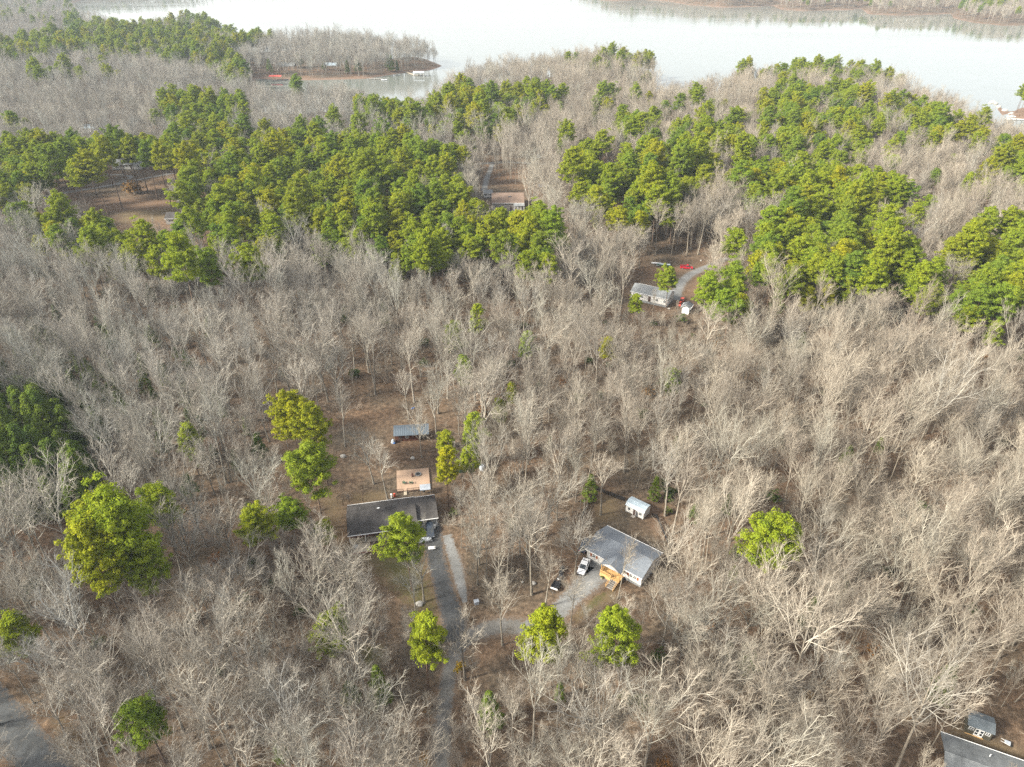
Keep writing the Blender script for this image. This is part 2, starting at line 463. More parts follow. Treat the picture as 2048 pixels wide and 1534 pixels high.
def leaf_clump(rng, C, rad, n, flat=0.7, size=0.42):
    """Tufts of needles round the centres C: small triangles facing outwards."""
    N = len(C)
    d = norm(rng.normal(0, 1, (N, n, 3)))
    d[..., 2] = np.where(d[..., 2] < -0.25, -d[..., 2] * .6, d[..., 2])
    rr = rng.uniform(.55, 1.08, (N, n, 1)) * rad[:, None, None]
    pos = C[:, None] + d * rr * np.array([1, 1, flat])
    nrm = norm(d + rng.normal(0, .45, d.shape) + np.array([0, 0, .35]))
    tan = norm(np.cross(nrm, rng.normal(0, 1, d.shape)))
    bit = np.cross(nrm, tan)
    s = size * rng.uniform(.6, 1.25, (N, n, 1))
    V = np.stack([pos + tan * s, pos - tan * s * .45 + bit * s * .42, pos - tan * s * .45 - bit * s * .42], 2).reshape(-1, 3)
    return V, np.arange(N * n * 3).reshape(-1, 3).tolist()

def pine_tree(seed, H=23.0, W=4.6, crown=0.45, tr=0.24, nb=76, leaf=52, lop=0.18, size=.28):
    """Loblolly: bare straight bole, rounded uneven crown of needle clumps on near-level limbs."""
    rng = np.random.default_rng(seed)
    z = np.linspace(0, 1, 9)
    P0 = np.zeros((1, 9, 3)); P0[0, :, 2] = z * H * .97
    P0[0, :, :2] = rng.normal(0, .02, 2)[None] * (z * H)[:, None] + np.cumsum(rng.normal(0, .06, (9, 2)), 0) * z[:, None]
    R0 = (tr * (1 - .88 * z))[None]; R0[0, 0] *= 1.3
    trunk = Geo(); trunk.add(tubes(P0, R0, 7))
    cr = Geo()
    t = np.sort(rng.uniform(0, 1, nb)) ** .9
    hz_ = 1 - crown + crown * t * .98
    prof = np.sqrt(np.clip(1 - ((t - .34) / .70) ** 2, 0.02, 1))
    az = np.arange(nb) * 2.399 + rng.normal(0, .4, nb)
    sect = 1 + lop * np.sin(az + rng.uniform(0, 6.28)) + lop * .8 * np.sin(2 * az + rng.uniform(0, 6.28))
    ln = W * prof * sect * rng.uniform(.62, 1.12, nb)
    pos, _, r = along(P0, R0, np.zeros(nb, int), hz_ / .97 * .99)
    el = .22 + .95 * t ** 2 + rng.normal(0, .12, nb)
    D = np.stack([np.cos(az) * np.cos(el), np.sin(az) * np.cos(el), np.sin(el)], 1)
    Q = np.stack([pos + D * (ln * s)[:, None] + np.array([0, 0, .10]) * (ln * s * s)[:, None] for s in (0, .35, .7, 1.0)], 1)
    Rb = np.minimum(r * .45, .09)[:, None] * np.array([1, .75, .45, .2])[None]
    cr.add(tubes(Q, Rb, 3))
    nf_wood = len(cr.f)
    C = []
    for k in range(nb):
        m_ = max(2, int(round(ln[k] * 1.5)))
        s = rng.uniform(.45, 1.02, m_)
        side = np.cross(D[k], [0, 0, 1.0])
        C.append(pos[k] + D[k] * (ln[k] * s)[:, None] + np.array([0, 0, .10]) * (ln[k] * s * s)[:, None] + side * (rng.normal(0, .24, m_) * ln[k] * (.4 + s * .5))[:, None] + rng.normal(0, .22, (m_, 3)))
    top = P0[0, -1] + rng.normal(0, .35, (5, 3)) * np.array([1, 1, .6])
    C = np.concatenate(C + [top])
    cr.add(leaf_clump(rng, C, rng.uniform(.5, .98, len(C)), leaf, .82, size))
    fm = [0] * nf_wood + [1] * (len(cr.f) - nf_wood)
    return trunk, cr, fm

def cone_tree(seed, H=9.0, W=2.3, nb=90, leaf=46, base=.08, size=.26):
    """Young pine or red cedar, leafy nearly to the ground."""
    rng = np.random.default_rng(seed)
    z = np.linspace(0, 1, 6)
    P0 = np.zeros((1, 6, 3)); P0[0, :, 2] = z * H * .97
    R0 = (.10 * H / 9 * (1 - .9 * z))[None]
    trunk = Geo(); trunk.add(tubes(P0, R0, 6))
    cr = Geo()
    t = rng.uniform(0, 1, nb) ** 1.15
    az = np.arange(nb) * 2.399
    rad = W * (1 - t) ** .75 * (1 + .18 * np.sin(az * 2 + seed)) * rng.uniform(.5, 1.05, nb)
    C = np.stack([np.cos(az) * rad, np.sin(az) * rad, H * (base + (.98 - base) * t) + .12 * rad], 1)
    B = np.stack([0 * rad, 0 * rad, C[:, 2] - .25 * rad], 1)
    cr.add(cones(B, C, np.full(nb, .025)))
    nw = len(cr.f)
    cr.add(leaf_clump(rng, C, rng.uniform(.38, .72, nb) * (W / 2.3) ** .5, leaf, .9, size))
    return trunk, cr, [0] * nw + [1] * (len(cr.f) - nw)

def shrub(seed, H=2.4, stems=9, leafy=False):
    rng = np.random.default_rng(seed)
    P0 = np.zeros((stems, 5, 3)); az = rng.uniform(0, 6.28, stems); el = rng.uniform(.75, 1.45, stems)
    D = np.stack([np.cos(az) * np.cos(el), np.sin(az) * np.cos(el), np.sin(el)], 1)
    ln = H * rng.uniform(.6, 1.1, stems)
    for j in range(5): P0[:, j] = D * (ln * j / 4)[:, None] + rng.normal(0, .05, (stems, 3)) * j
    P0[:, 0, 2] = -.05
    R0 = np.repeat(np.linspace(.03, .01, 5)[None], stems, 0)
    g = Geo(); g.add(tubes(P0, R0, 3))
    P1, R1 = spawn(rng, P0, R0, 7, .2, 1, .3, .9, lambda t, p: p * .4, 3, .1, .08, .6, .007, .02)
    g.add(tubes(P1, R1, 3))
    P2, R2 = spawn(rng, P1, R1, 5, .2, 1, .3, .9, lambda t, p: p * .5, 2, .05, .05, 1, .006)
    g.add(cones(P2[:, 0], P2[:, 1], np.full(len(P2), .011)))
    nw = len(g.f)
    if leafy:
        C = P1[:, -1] * .9
        g.add(leaf_clump(rng, C, rng.uniform(.2, .42, len(C)) * H / 2.4, 20, .85, .2))
    return g, [0] * nw + [1] * (len(g.f) - nw)

# prototypes: each a (trunk mesh, crown mesh, joined mesh, crown radius, height)
PROTO_COL = bpy.data.collections
def joined(name, tg, cg, mats, crown_fm):
    g = Geo(); g.v = tg.v + cg.v; g.n = tg.n + cg.n
    g.f = tg.f + [[i + tg.n for i in q] for q in cg.f]
    return g.mesh(name, mats, False, [0] * len(tg.f) + [x + 1 for x in crown_fm])

BARE, PINE, CONE, SHRUB = [], [], [], []
bare_specs = [dict(H=22, bole=.40, spread=1.0, leaders=3, limbs=6), dict(H=24, bole=.48, spread=.85, leaders=3, limbs=6, upk=.14), dict(H=20, bole=.36, spread=1.15, leaders=4, limbs=5),
    dict(H=23, bole=.52, spread=.9, leaders=2, limbs=7, upk=.12), dict(H=18, bole=.34, spread=1.1, leaders=4, limbs=5, upk=.08, tr=.2), dict(H=21, bole=.45, spread=.75, leaders=2, limbs=7, upk=.16, tr=.19),
    dict(H=25, bole=.5, spread=1.05, leaders=4, limbs=5, tr=.28), dict(H=19, bole=.38, spread=.95, leaders=3, limbs=5, wander=.14, upk=.06), dict(H=16, bole=.4, spread=.8, leaders=2, limbs=6, tr=.13), dict(H=23, bole=.5, spread=.62, leaders=2, limbs=6, upk=.2, tr=.17), dict(H=20, bole=.55, spread=.6, leaders=3, limbs=5, upk=.18, tr=.15), dict(H=24, bole=.42, spread=.7, leaders=3, limbs=6, upk=.2, tr=.22),
    dict(H=22, bole=.33, spread=1.25, leaders=5, limbs=5, tr=.28, wander=.11, upk=.08)]
for i, sp in enumerate(bare_specs):
    tg, cg = bare_tree(100 + i, **sp)
    tm, cm = tg.mesh("hardwood_trunk", [M_TRUNK], True), cg.mesh("hardwood_crown", [M_LIMB, M_TWIG], False, [0] * cg.limb + [1] * (len(cg.f) - cg.limb))
    V = np.concatenate(cg.v)
    BARE.append((tm, cm, joined("hardwood", tg, cg, [M_TRUNK, M_LIMB, M_TWIG], [0] * cg.limb + [1] * (len(cg.f) - cg.limb)), float(np.percentile(np.hypot(V[:, 0], V[:, 1]), 97)), float(V[:, 2].max())))
pine_specs = [dict(H=23, W=4.7), dict(H=25, W=5.1, crown=.42), dict(H=21, W=4.2, crown=.46), dict(H=24, W=4.9, crown=.40, lop=.26), dict(H=20, W=4.4, crown=.5), dict(H=22, W=3.8, crown=.45, nb=62), dict(H=26, W=5.6, crown=.42, nb=88),
    dict(H=19, W=3.4, crown=.56, nb=56), dict(H=23, W=4.3, crown=.38, lop=.3, nb=60), dict(H=18, W=3.9, crown=.5, nb=62)]
for i, sp in enumerate(pine_specs):
    tg, cg, fm = pine_tree(200 + i, **sp)
    tm, cm = tg.mesh("pine_trunk", [M_PBARK], True), cg.mesh("pine_crown", [M_PBARK, M_PINE], False, fm)
    PINE.append((tm, cm, joined("pine", tg, cg, [M_PBARK, M_PBARK, M_PINE], fm), sp['W'] * 1.15, sp['H']))
for i, sp in enumerate([dict(H=10, W=2.3), dict(H=8, W=2.0), dict(H=12, W=2.6, nb=110), dict(H=11, W=2.9, nb=100, base=.2)]):
    tg, cg, fm = cone_tree(300 + i, **sp)
    tm, cm = tg.mesh("young_trunk", [M_PBARK], True), cg.mesh("young_crown", [M_PBARK, M_CEDAR], False, fm)
    CONE.append((tm, cm, joined("young_evergreen", tg, cg, [M_PBARK, M_PBARK, M_CEDAR], fm), sp['W'], sp['H']))
for i in range(5):
    g, fm = shrub(400 + i, [2.2, 3.2, 1.6, 2.0, 1.8][i], 9, i in (3, 4))
    SHRUB.append(g.mesh("shrub", [M_BRUSH, [M_HOLLY, M_RUST][i == 4]], False, fm))

def scatter(name, protos, pts, pidx, rot, scl, **tags):
    """One object that sets many plants on its points."""
    c = bpy.data.collections.new(name + "_kinds")
    for i, me in enumerate(protos):
        o = bpy.data.objects.new(f"{name}_kind_{i:02d}", me); c.objects.link(o)
    me = bpy.data.meshes.new(name); me.from_pydata(np.asarray(pts).tolist(), [], [])
    for k, ty, arr in (("pidx", 'INT', pidx), ("rotz", 'FLOAT', rot), ("scl", 'FLOAT', scl)):
        a = me.attributes.new(k, ty, 'POINT'); a.data.foreach_set("value", np.asarray(arr, np.int32 if ty == 'INT' else np.float32))
    o = link(name, me)
    ng = bpy.data.node_groups.new(name, 'GeometryNodeTree')
    ng.interface.new_socket("Geometry", in_out='INPUT', socket_type='NodeSocketGeometry')
    ng.interface.new_socket("Geometry", in_out='OUTPUT', socket_type='NodeSocketGeometry')
    N, L = ng.nodes, ng.links
    gi, go = N.new('NodeGroupInput'), N.new('NodeGroupOutput')
    ip = N.new('GeometryNodeInstanceOnPoints'); ci = N.new('GeometryNodeCollectionInfo')
    ci.inputs['Collection'].default_value = c; ci.inputs['Separate Children'].default_value = True; ci.inputs['Reset Children'].default_value = True
    ip.inputs['Pick Instance'].default_value = True
    def attr(nm, ty):
        a = N.new('GeometryNodeInputNamedAttribute'); a.data_type = ty; a.inputs['Name'].default_value = nm
        return a.outputs[0]
    cx = N.new('ShaderNodeCombineXYZ'); L.new(attr("rotz", 'FLOAT'), cx.inputs[2])
    L.new(gi.outputs[0], ip.inputs['Points']); L.new(ci.outputs[0], ip.inputs['Instance'])
    L.new(attr("pidx", 'INT'), ip.inputs['Instance Index']); L.new(cx.outputs[0], ip.inputs['Rotation'])
    L.new(attr("scl", 'FLOAT'), ip.inputs['Scale']); L.new(ip.outputs[0], go.inputs[0])
    md = o.modifiers.new("scatter", 'NODES'); md.node_group = ng
    tag(o, kind="stuff", **tags)
    return o

# ------------------------------------------------------------------ where the trees stand
# pine crowns in the photo (pixel outlines of crown masses) and share of pines inside
PINE_MASS = [
    ([(0, 298), (60, 296), (100, 300), (100, 375), (60, 402), (0, 398)], .95),
    ([(105, 312), (150, 288), (300, 280), (325, 300), (325, 350), (240, 335), (215, 375), (130, 380), (108, 345)], .9),
    ([(300, 235), (320, 215), (370, 195), (410, 205), (480, 190), (492, 235), (440, 268), (520, 262), (600, 268), (660, 275), (760, 268), (830, 290), (925, 300), (938, 340), (932, 385), (990, 420), (1130, 440), (1142, 470),
      (1110, 540), (1060, 552), (985, 535), (900, 530), (870, 545), (800, 545), (760, 510), (690, 498), (600, 488), (590, 450), (568, 450), (560, 470), (545, 500), (490, 492), (400, 515), (340, 540), (200, 518), (60, 468), (30, 440),
      (60, 420), (230, 448), (320, 432), (372, 425), (365, 360), (330, 345), (330, 290), (380, 262), (330, 240)], .88),
    ([(650, 262), (740, 197), (800, 212), (850, 218), (905, 182), (1000, 185), (1025, 175), (1080, 178), (1135, 190), (1120, 212), (1050, 232), (1000, 268), (940, 278), (870, 262), (830, 268), (780, 242), (720, 240)], .8),
    ([(1135, 320), (1180, 290), (1220, 305), (1250, 320), (1290, 310), (1350, 320), (1420, 330), (1432, 370), (1370, 405), (1330, 430), (1250, 448), (1200, 425), (1120, 400), (1140, 360)], .88),
    ([(1100, 275), (1170, 260), (1180, 280), (1110, 295)], .6), ([(1235, 240), (1320, 235), (1325, 285), (1240, 280)], .75), ([(1340, 260), (1420, 255), (1440, 300), (1370, 300)], .75),
    ([(1515, 195), (1560, 168), (1640, 178), (1700, 175), (1745, 190), (1730, 262), (1690, 320), (1590, 310), (1570, 262), (1515, 215)], .8),
    ([(1470, 245), (1560, 250), (1600, 320), (1530, 300), (1460, 275)], .5), ([(1450, 340), (1560, 320), (1580, 350), (1500, 370), (1450, 370)], .6),
    ([(1470, 345), (1580, 340), (1640, 350), (1730, 350), (1820, 385), (1862, 408), (1830, 440), (1770, 432), (1730, 460), (1800, 478), (1830, 530), (1885, 555), (1850, 605), (1760, 595), (1680, 595), (1640, 575), (1560, 585), (1505, 560), (1505, 500),
      (1560, 450), (1540, 425), (1470, 405)], .9),
    ([(1900, 490), (1960, 462), (2060, 465), (2060, 690), (2010, 690), (1960, 655), (1900, 648), (1905, 600), (1940, 560), (1895, 520)], .9),
    ([(1765, 212), (1820, 200), (1890, 240), (1970, 285), (1960, 300), (1880, 272), (1760, 245)], .7), ([(1985, 285), (2060, 280), (2060, 390), (1990, 370)], .7),
    ([(1420, 560), (1480, 590), (1500, 620), (1470, 640), (1420, 630)], .85), ([(1445, 135), (1560, 130), (1820, 135), (1850, 165), (1800, 165), (1640, 155), (1470, 150)], .5),
    ([(0, 88), (60, 78), (130, 58), (220, 55), (330, 60), (430, 58), (535, 58), (545, 78), (450, 98), (480, 130), (500, 160), (470, 170), (400, 130), (300, 118), (200, 112), (100, 112), (0, 118)], .72),
    ([(120, 45), (250, 50), (440, 25), (445, 50), (260, 62), (120, 62)], .55), ([(1980, 160), (2060, 155), (2060, 205), (2000, 200)], .9), ([(0, 240), (60, 240), (50, 262), (0, 262)], .8),
    ([(60, 130), (200, 125), (260, 150), (150, 165), (60, 160)], .25), ([(1120, 120), (1320, 105), (1320, 160), (1230, 150)], .18), ([(560, 165), (600, 160), (610, 178), (565, 182)], .9),
    ([(1180, 200), (1520, 190), (1520, 250), (1180, 250)], .2), ([(1730, 250), (1990, 250), (1990, 420), (1760, 380)], .1), ([(1340, 250), (1520, 240), (1600, 300), (1560, 340), (1350, 320)], .45), ([(1560, 300), (1760, 270), (1800, 330), (1600, 345)], .45),
]
# single pines one can pick out: crown centre pixel, crown width in pixels, label tail
PINES = [
    (583, 838, 84, "left pine of the pair at the left edge of the brown yard"), (638, 868, 74, "right pine of the pair at the left edge of the brown yard"), (628, 952, 88, "full pine beside the back left corner of the dark-roofed house"),
    (502, 1062, 72, "dark compact pine standing alone left of the dark-roofed house"), (585, 1025, 66, "pine between the lone dark pine and the dark-roofed house"), (650, 1060, 40, "small pine just left of the dark roof's front corner"),
    (205, 1070, 110, "upper left pine of the big yellow-green clump"), (262, 1095, 120, "middle pine of the big yellow-green clump"), (200, 1140, 110, "lower left pine of the big yellow-green clump"), (285, 1135, 90, "lower right pine of the big yellow-green clump"),
    (317, 1010, 78, "darker pine touching the upper right of the big yellow-green clump"), (812, 1060, 98, "round pine hiding the front of the dark-roofed house"), (671, 1262, 80, "pine among bare trees below the dark-roofed house's lawn"),
    (848, 1292, 74, "leaning pine at the left edge of the gravel lane"), (1083, 1284, 92, "bright pine beside the fork of the gravel drives"), (1232, 1278, 104, "bright yellow-green pine below the white house"),
    (1546, 1082, 104, "lone bright pine in the bare woods beside the white house"), (28, 1262, 84, "pine over the asphalt road, cut by the picture's left edge"), (292, 1440, 96, "tall narrow pine near the asphalt road in the bottom corner"),
    (905, 688, 42, "small bright pine in the bare woods above the shed, taller left one of two"), (953, 655, 36, "small bright pine in the bare woods above the shed, upper of two"), (932, 755, 40, "lone small pine in the bare woods above the metal-roofed shed"),
    (945, 868, 50, "upper pine of three right of the metal-roofed shed"), (942, 912, 46, "lower pine of three right of the metal-roofed shed"), (888, 888, 40, "leaning pine beside the pale pallet box"), (893, 945, 50, "low pine at the right edge of the wooden deck"),
    (1003, 832, 32, "small yellow-green pine among bare trees right of the shed"), (1025, 797, 28, "tiny yellow-green pine above the smaller one right of the shed"), (1052, 698, 38, "small dark pine in the middle of the bare woods"),
    (1212, 696, 36, "small olive pine in the bare woods below the far white house"), (1346, 760, 38, "small bright pine below the far white house, low in the bare woods"), (508, 542, 62, "round yellowish pine at the lower edge of the pine mass"),
    (800, 550, 34, "small pine at the foot of the central pine mass"), (370, 545, 90, "wide pine at the lower left edge of the pine mass"), (428, 542, 60, "pine beside the wide one at the pine mass's lower edge"), (1340, 556, 46, "pine in front of the far white house's gravel drive"),
    (1268, 608, 30, "small pine leaning over the far white house's wall"), (378, 885, 44, "olive pine half hidden in the bare woods left of the yard"), (1010, 510, 56, "yellow-tipped pine at the lower right of the central mass"),
    (108, 345, 44, None), (130, 322, 44, None), (150, 348, 46, None), (166, 303, 46, None), (188, 338, 48, None), (205, 302, 44, None), (218, 328, 44, None), (236, 297, 44, None), (256, 303, 42, None), (272, 296, 44, None), (292, 312, 44, None), (312, 302, 44, None), (322, 332, 40, None),
    (1140, 350, 56, None), (1470, 490, 52, "round pine beside the far gravel drive's bend"), (1545, 440, 56, None), (1530, 510, 60, None), (1415, 600, 60, None), (590, 168, 36, "dark pine standing against the cove"),
]
KEEP_CLEAR = [  # photo outlines that no crown may cover (houses, drives, yards that show)
    [(690, 1005), (830, 985), (872, 985), (880, 1045), (870, 1090), (780, 1090), (695, 1105)], [(782, 935), (862, 930), (868, 990), (790, 995)], [(778, 850), (872, 848), (872, 895), (778, 895)],
    [(1170, 1060), (1215, 1048), (1335, 1105), (1300, 1185), (1250, 1190), (1150, 1150)], [(1245, 990), (1305, 990), (1305, 1045), (1245, 1045)], [(1250, 560), (1345, 565), (1340, 615), (1250, 612)],
    [(1310, 518), (1415, 518), (1410, 540), (1310, 540)], [(1340, 565), (1400, 545), (1420, 530), (1380, 535), (1345, 560)], [(1345, 585), (1402, 590), (1402, 632), (1345, 632)], [(978, 366), (1052, 364), (1056, 425), (975, 415)],
    [(968, 345), (995, 345), (995, 362), (968, 362)], [(1925, 1410), (1995, 1430), (1995, 1490), (1922, 1480)], [(1880, 1465), (1930, 1470), (2048, 1525), (2048, 1534), (1880, 1534)], [(860, 1095), (905, 1095), (935, 1200), (960, 1250), (900, 1275), (875, 1190)],
    [(940, 1230), (1060, 1240), (1190, 1150), (1200, 1180), (1110, 1270), (1050, 1290), (960, 1280)], [(1105, 1130), (1130, 1130), (1130, 1185), (1100, 1185)], [(0, 1368), (40, 1398), (95, 1465), (70, 1490), (0, 1450)],
    [(105, 370), (310, 345), (320, 360), (230, 372), (110, 396)], [(160, 405), (370, 400), (340, 440), (230, 452)], [(1822, 446), (1838, 446), (1838, 462), (1822, 462)],
    [(1190, 968), (1255, 990), (1250, 1040), (1190, 1050)], [(700, 840), (780, 845), (785, 930), (760, 990), (700, 1000), (560, 980), (600, 900)],
    [(730, 1100), (800, 1110), (860, 1230), (800, 1200)], [(940, 1290), (1010, 1290), (1000, 1370), (930, 1360)], [(540, 150), (600, 150), (600, 168), (540, 168)], [(690, 142), (850, 142), (850, 168), (690, 168)],
    [(1302, 1025), (1318, 1030), (1345, 1090), (1332, 1098)], [(960, 1150), (1090, 1180), (1060, 1235), (960, 1225)], [(880, 1300), (930, 1290), (905, 1400), (880, 1400)],
]
CLEARING = [  # photo outlines on the ground where no tree stands
    [(550, 930), (600, 870), (690, 845), (780, 790), (880, 830), (905, 950), (890, 1000), (900, 1060), (905, 1100), (690, 1115), (650, 1010), (560, 985)],
    [(1145, 1060), (1185, 965), (1260, 972), (1325, 1010), (1350, 1095), (1340, 1180), (1280, 1215), (1180, 1215), (1120, 1270), (1050, 1290), (950, 1280), (890, 1330), (890, 1534), (860, 1534), (880, 1280), (860, 1100), (920, 1100),
     (960, 1230), (1060, 1235), (1110, 1160)],
    [(690, 1100), (800, 1090), (870, 1110), (890, 1260), (850, 1250), (780, 1180)], [(1230, 592), (1275, 540), (1310, 515), (1425, 515), (1425, 560), (1385, 600), (1415, 640), (1330, 635), (1240, 622)],
    [(105, 392), (200, 360), (330, 342), (330, 362), (380, 400), (400, 450), (320, 450), (220, 455), (130, 430)], [(955, 400), (962, 350), (990, 350), (985, 372), (1058, 368), (1062, 425), (960, 428)],
    [(0, 1340), (60, 1400), (140, 1500), (140, 1534), (0, 1534)], [(1870, 1400), (1960, 1390), (2048, 1470), (2048, 1534), (1870, 1534)], [(1175, 380), (1230, 370), (1230, 400), (1175, 400)], [(1810, 440), (1845, 440), (1845, 470), (1700, 475), (1720, 450)],
    [(150, 250), (215, 250), (215, 275), (150, 275)], [(930, 1290), (1020, 1290), (1010, 1380), (920, 1380)],
]
BROWN_GAP = [[(860, 600), (980, 560), (1040, 620), (1000, 760), (900, 760)], [(690, 780), (880, 770), (880, 840), (700, 850)], [(1700, 950), (1830, 1000), (1850, 1120), (1740, 1080)], [(1100, 500), (1240, 480), (1300, 530), (1240, 560), (1120, 540)]]

def hit_poly(pts, polys):
    r = np.zeros(len(pts), bool)
    for p in polys: r |= in_poly(pts, p)
    return r

def covers(xy, z0, H, rad, bole, polys=None):
    """Does a tree here stand in front of something the photo shows free of trees?"""
    r = np.zeros(len(xy), bool)
    for fz, fr in ((bole, 0), (bole + .2, 0), (.5 + bole / 2, -1), (.5 + bole / 2, 1), (.5 + bole / 2, 0), (.8, -.8), (.8, .8), (.9, 0), (1.0, 0), (bole * .6, 0)):
        P = np.stack([xy[:, 0] + fr * rad * .8, xy[:, 1], z0 + fz * H], 1)
        r |= hit_poly(PX(P), KEEP_CLEAR if polys is None else polys)
    return r

PINE_DISCS = []
TREES = []      # (kind, x, y, z, proto, scale, rot, label tail or None)
rng = np.random.default_rng(21)
taken = []
for (px, py, wpx, lab) in PINES:
    zc = 15.0 if wpx > 50 or py < 700 else 9.5
    for _ in range(3):
        p = G(px, py, zc); dist = np.linalg.norm(p - np.array([0, 0, CAM_H]))
        rad = wpx / 2 * dist / FPX * 1.1
        cand = np.argmin([abs(q[3] - rad) for q in PINE]) if rad > 2.9 else 7
        if (px, py) in ((292, 1440), (848, 1292), (671, 1262), (28, 1262)): cand, rad = 7, min(rad, 3.9)
        pi_ = int(cand) if rad < 4 else int([0, 1, 3, 6, 4][(int(px) // 7) % 5])
        s = float(np.clip(rad / PINE[pi_][3], .42, 1.35))
        zc = PINE[pi_][4] * s * (.74 if pi_ != 7 else .66)
    p = G(px, py, zc)
    TREES.append(('pine', p[0], p[1], hz(p[0], p[1]), pi_, s, rng.uniform(0, 6.28), lab))
    taken.append((p[0], p[1], 3.2 * s + 1))
taken = np.array(taken)
for px, py, wpx, lab in PINES:
    if lab and py > 480: PINE_DISCS.append([(px + .40 * wpx * math.cos(a), py + .34 * wpx * math.sin(a)) for a in np.linspace(0, 6.28, 9)[:-1]])

def jitter_grid(y0, y1, step):
    out = []
    y = y0
    while y < y1:
        hw = 0.86 * y + 60
        xs = np.arange(-hw, hw, step)
        out.append(np.stack([xs, np.full(len(xs), y)], 1))
        y += step
    P = np.concatenate(out)
    return P + rng.uniform(-.47, .47, P.shape) * step

cands = np.concatenate([jitter_grid(40, 128, 5.2), jitter_grid(128, 420, 6.4), jitter_grid(420, 1000, 7.3), jitter_grid(1000, 2500, 11.0)])
sdc = np.concatenate([sdist_lake(c) for c in np.array_split(cands, 6)])
keep = sdc > np.where(cands[:, 1] > 1000, 4, 3)
cands, sdc = cands[keep], sdc[keep]
zc = terrain(cands, sdc)
top = PX(np.stack([cands[:, 0], cands[:, 1], zc + 17], 1)); botp = PX(np.stack([cands[:, 0], cands[:, 1], zc], 1))
vis = (top[:, 0] > -330) & (top[:, 0] < 2380) & (top[:, 1] < 1534) & (botp[:, 1] > -60)
cands, sdc, zc, top, botp = cands[vis], sdc[vis], zc[vis], top[vis], botp[vis]
p_pine = np.zeros(len(cands))
p_pine[cands[:, 1] > 1150] = .14
for poly, share in PINE_MASS:
    i = in_poly(top, poly); p_pine[i] = np.maximum(p_pine[i], share)
is_pine = rng.random(len(cands)) < p_pine
no = hit_poly(botp, CLEARING) & (cands[:, 1] < 480)
gap = hit_poly(botp, BROWN_GAP) & (rng.random(len(cands)) < .45)
dens = rng.random(len(cands)) < np.where(is_pine, .80, np.where(p_pine > .6, .75, .93))
bp = rng.integers(0, len(BARE), len(cands)); pp = rng.integers(0, len(PINE), len(cands))
sc_ = rng.uniform(.80, 1.18, len(cands))
radv = np.where(is_pine, np.array([q[3] for q in PINE])[pp], np.array([q[3] for q in BARE])[bp]) * sc_
Hv = np.where(is_pine, np.array([q[4] for q in PINE])[pp], np.array([q[4] for q in BARE])[bp]) * sc_
cov_ = covers(cands, zc, Hv, radv, np.where(is_pine, .5, .4)) & (cands[:, 1] < 1000)
cov_ |= covers(cands, zc, Hv, radv, np.where(is_pine, .5, .4), PINE_DISCS) & (rng.random(len(cands)) < .6)
cov_ |= is_pine & (top[:, 1] > 640) & (p_pine < .2)
THICKET = [(0, 800), (70, 795), (130, 840), (180, 880), (200, 960), (150, 1010), (40, 1040), (0, 1020)]
cov_ |= in_poly(top, THICKET) | in_poly(PX(np.stack([cands[:, 0], cands[:, 1], zc + 9], 1)), THICKET)
near_pine = np.zeros(len(cands), bool)
for x, y, r in taken: near_pine |= np.hypot(cands[:, 0] - x, cands[:, 1] - y) < r
ok = ~no & ~gap & dens & ~cov_ & ~near_pine
# where a full-grown tree would stand before a house or pine, a slender young one may still fit
young = ~no & cov_ & ~near_pine & ~is_pine & (cands[:, 1] < 320) & ~in_poly(top, THICKET)
ypr = rng.choice([5, 8, 9, 10], len(cands)); ysc = rng.uniform(.42, .68, len(cands))
young &= ~covers(cands, zc, np.array([q[4] for q in BARE])[ypr] * ysc, np.array([q[3] for q in BARE])[ypr] * ysc, .4)
for i in np.nonzero(young)[0]:
    TREES.append(('bare', cands[i, 0], cands[i, 1], zc[i], int(ypr[i]), ysc[i], rng.uniform(0, 6.28), None))
for i in np.nonzero(ok)[0]:
    TREES.append(('pine' if is_pine[i] else 'bare', cands[i, 0], cands[i, 1], zc[i], int(pp[i] if is_pine[i] else bp[i]), sc_[i], rng.uniform(0, 6.28), None))

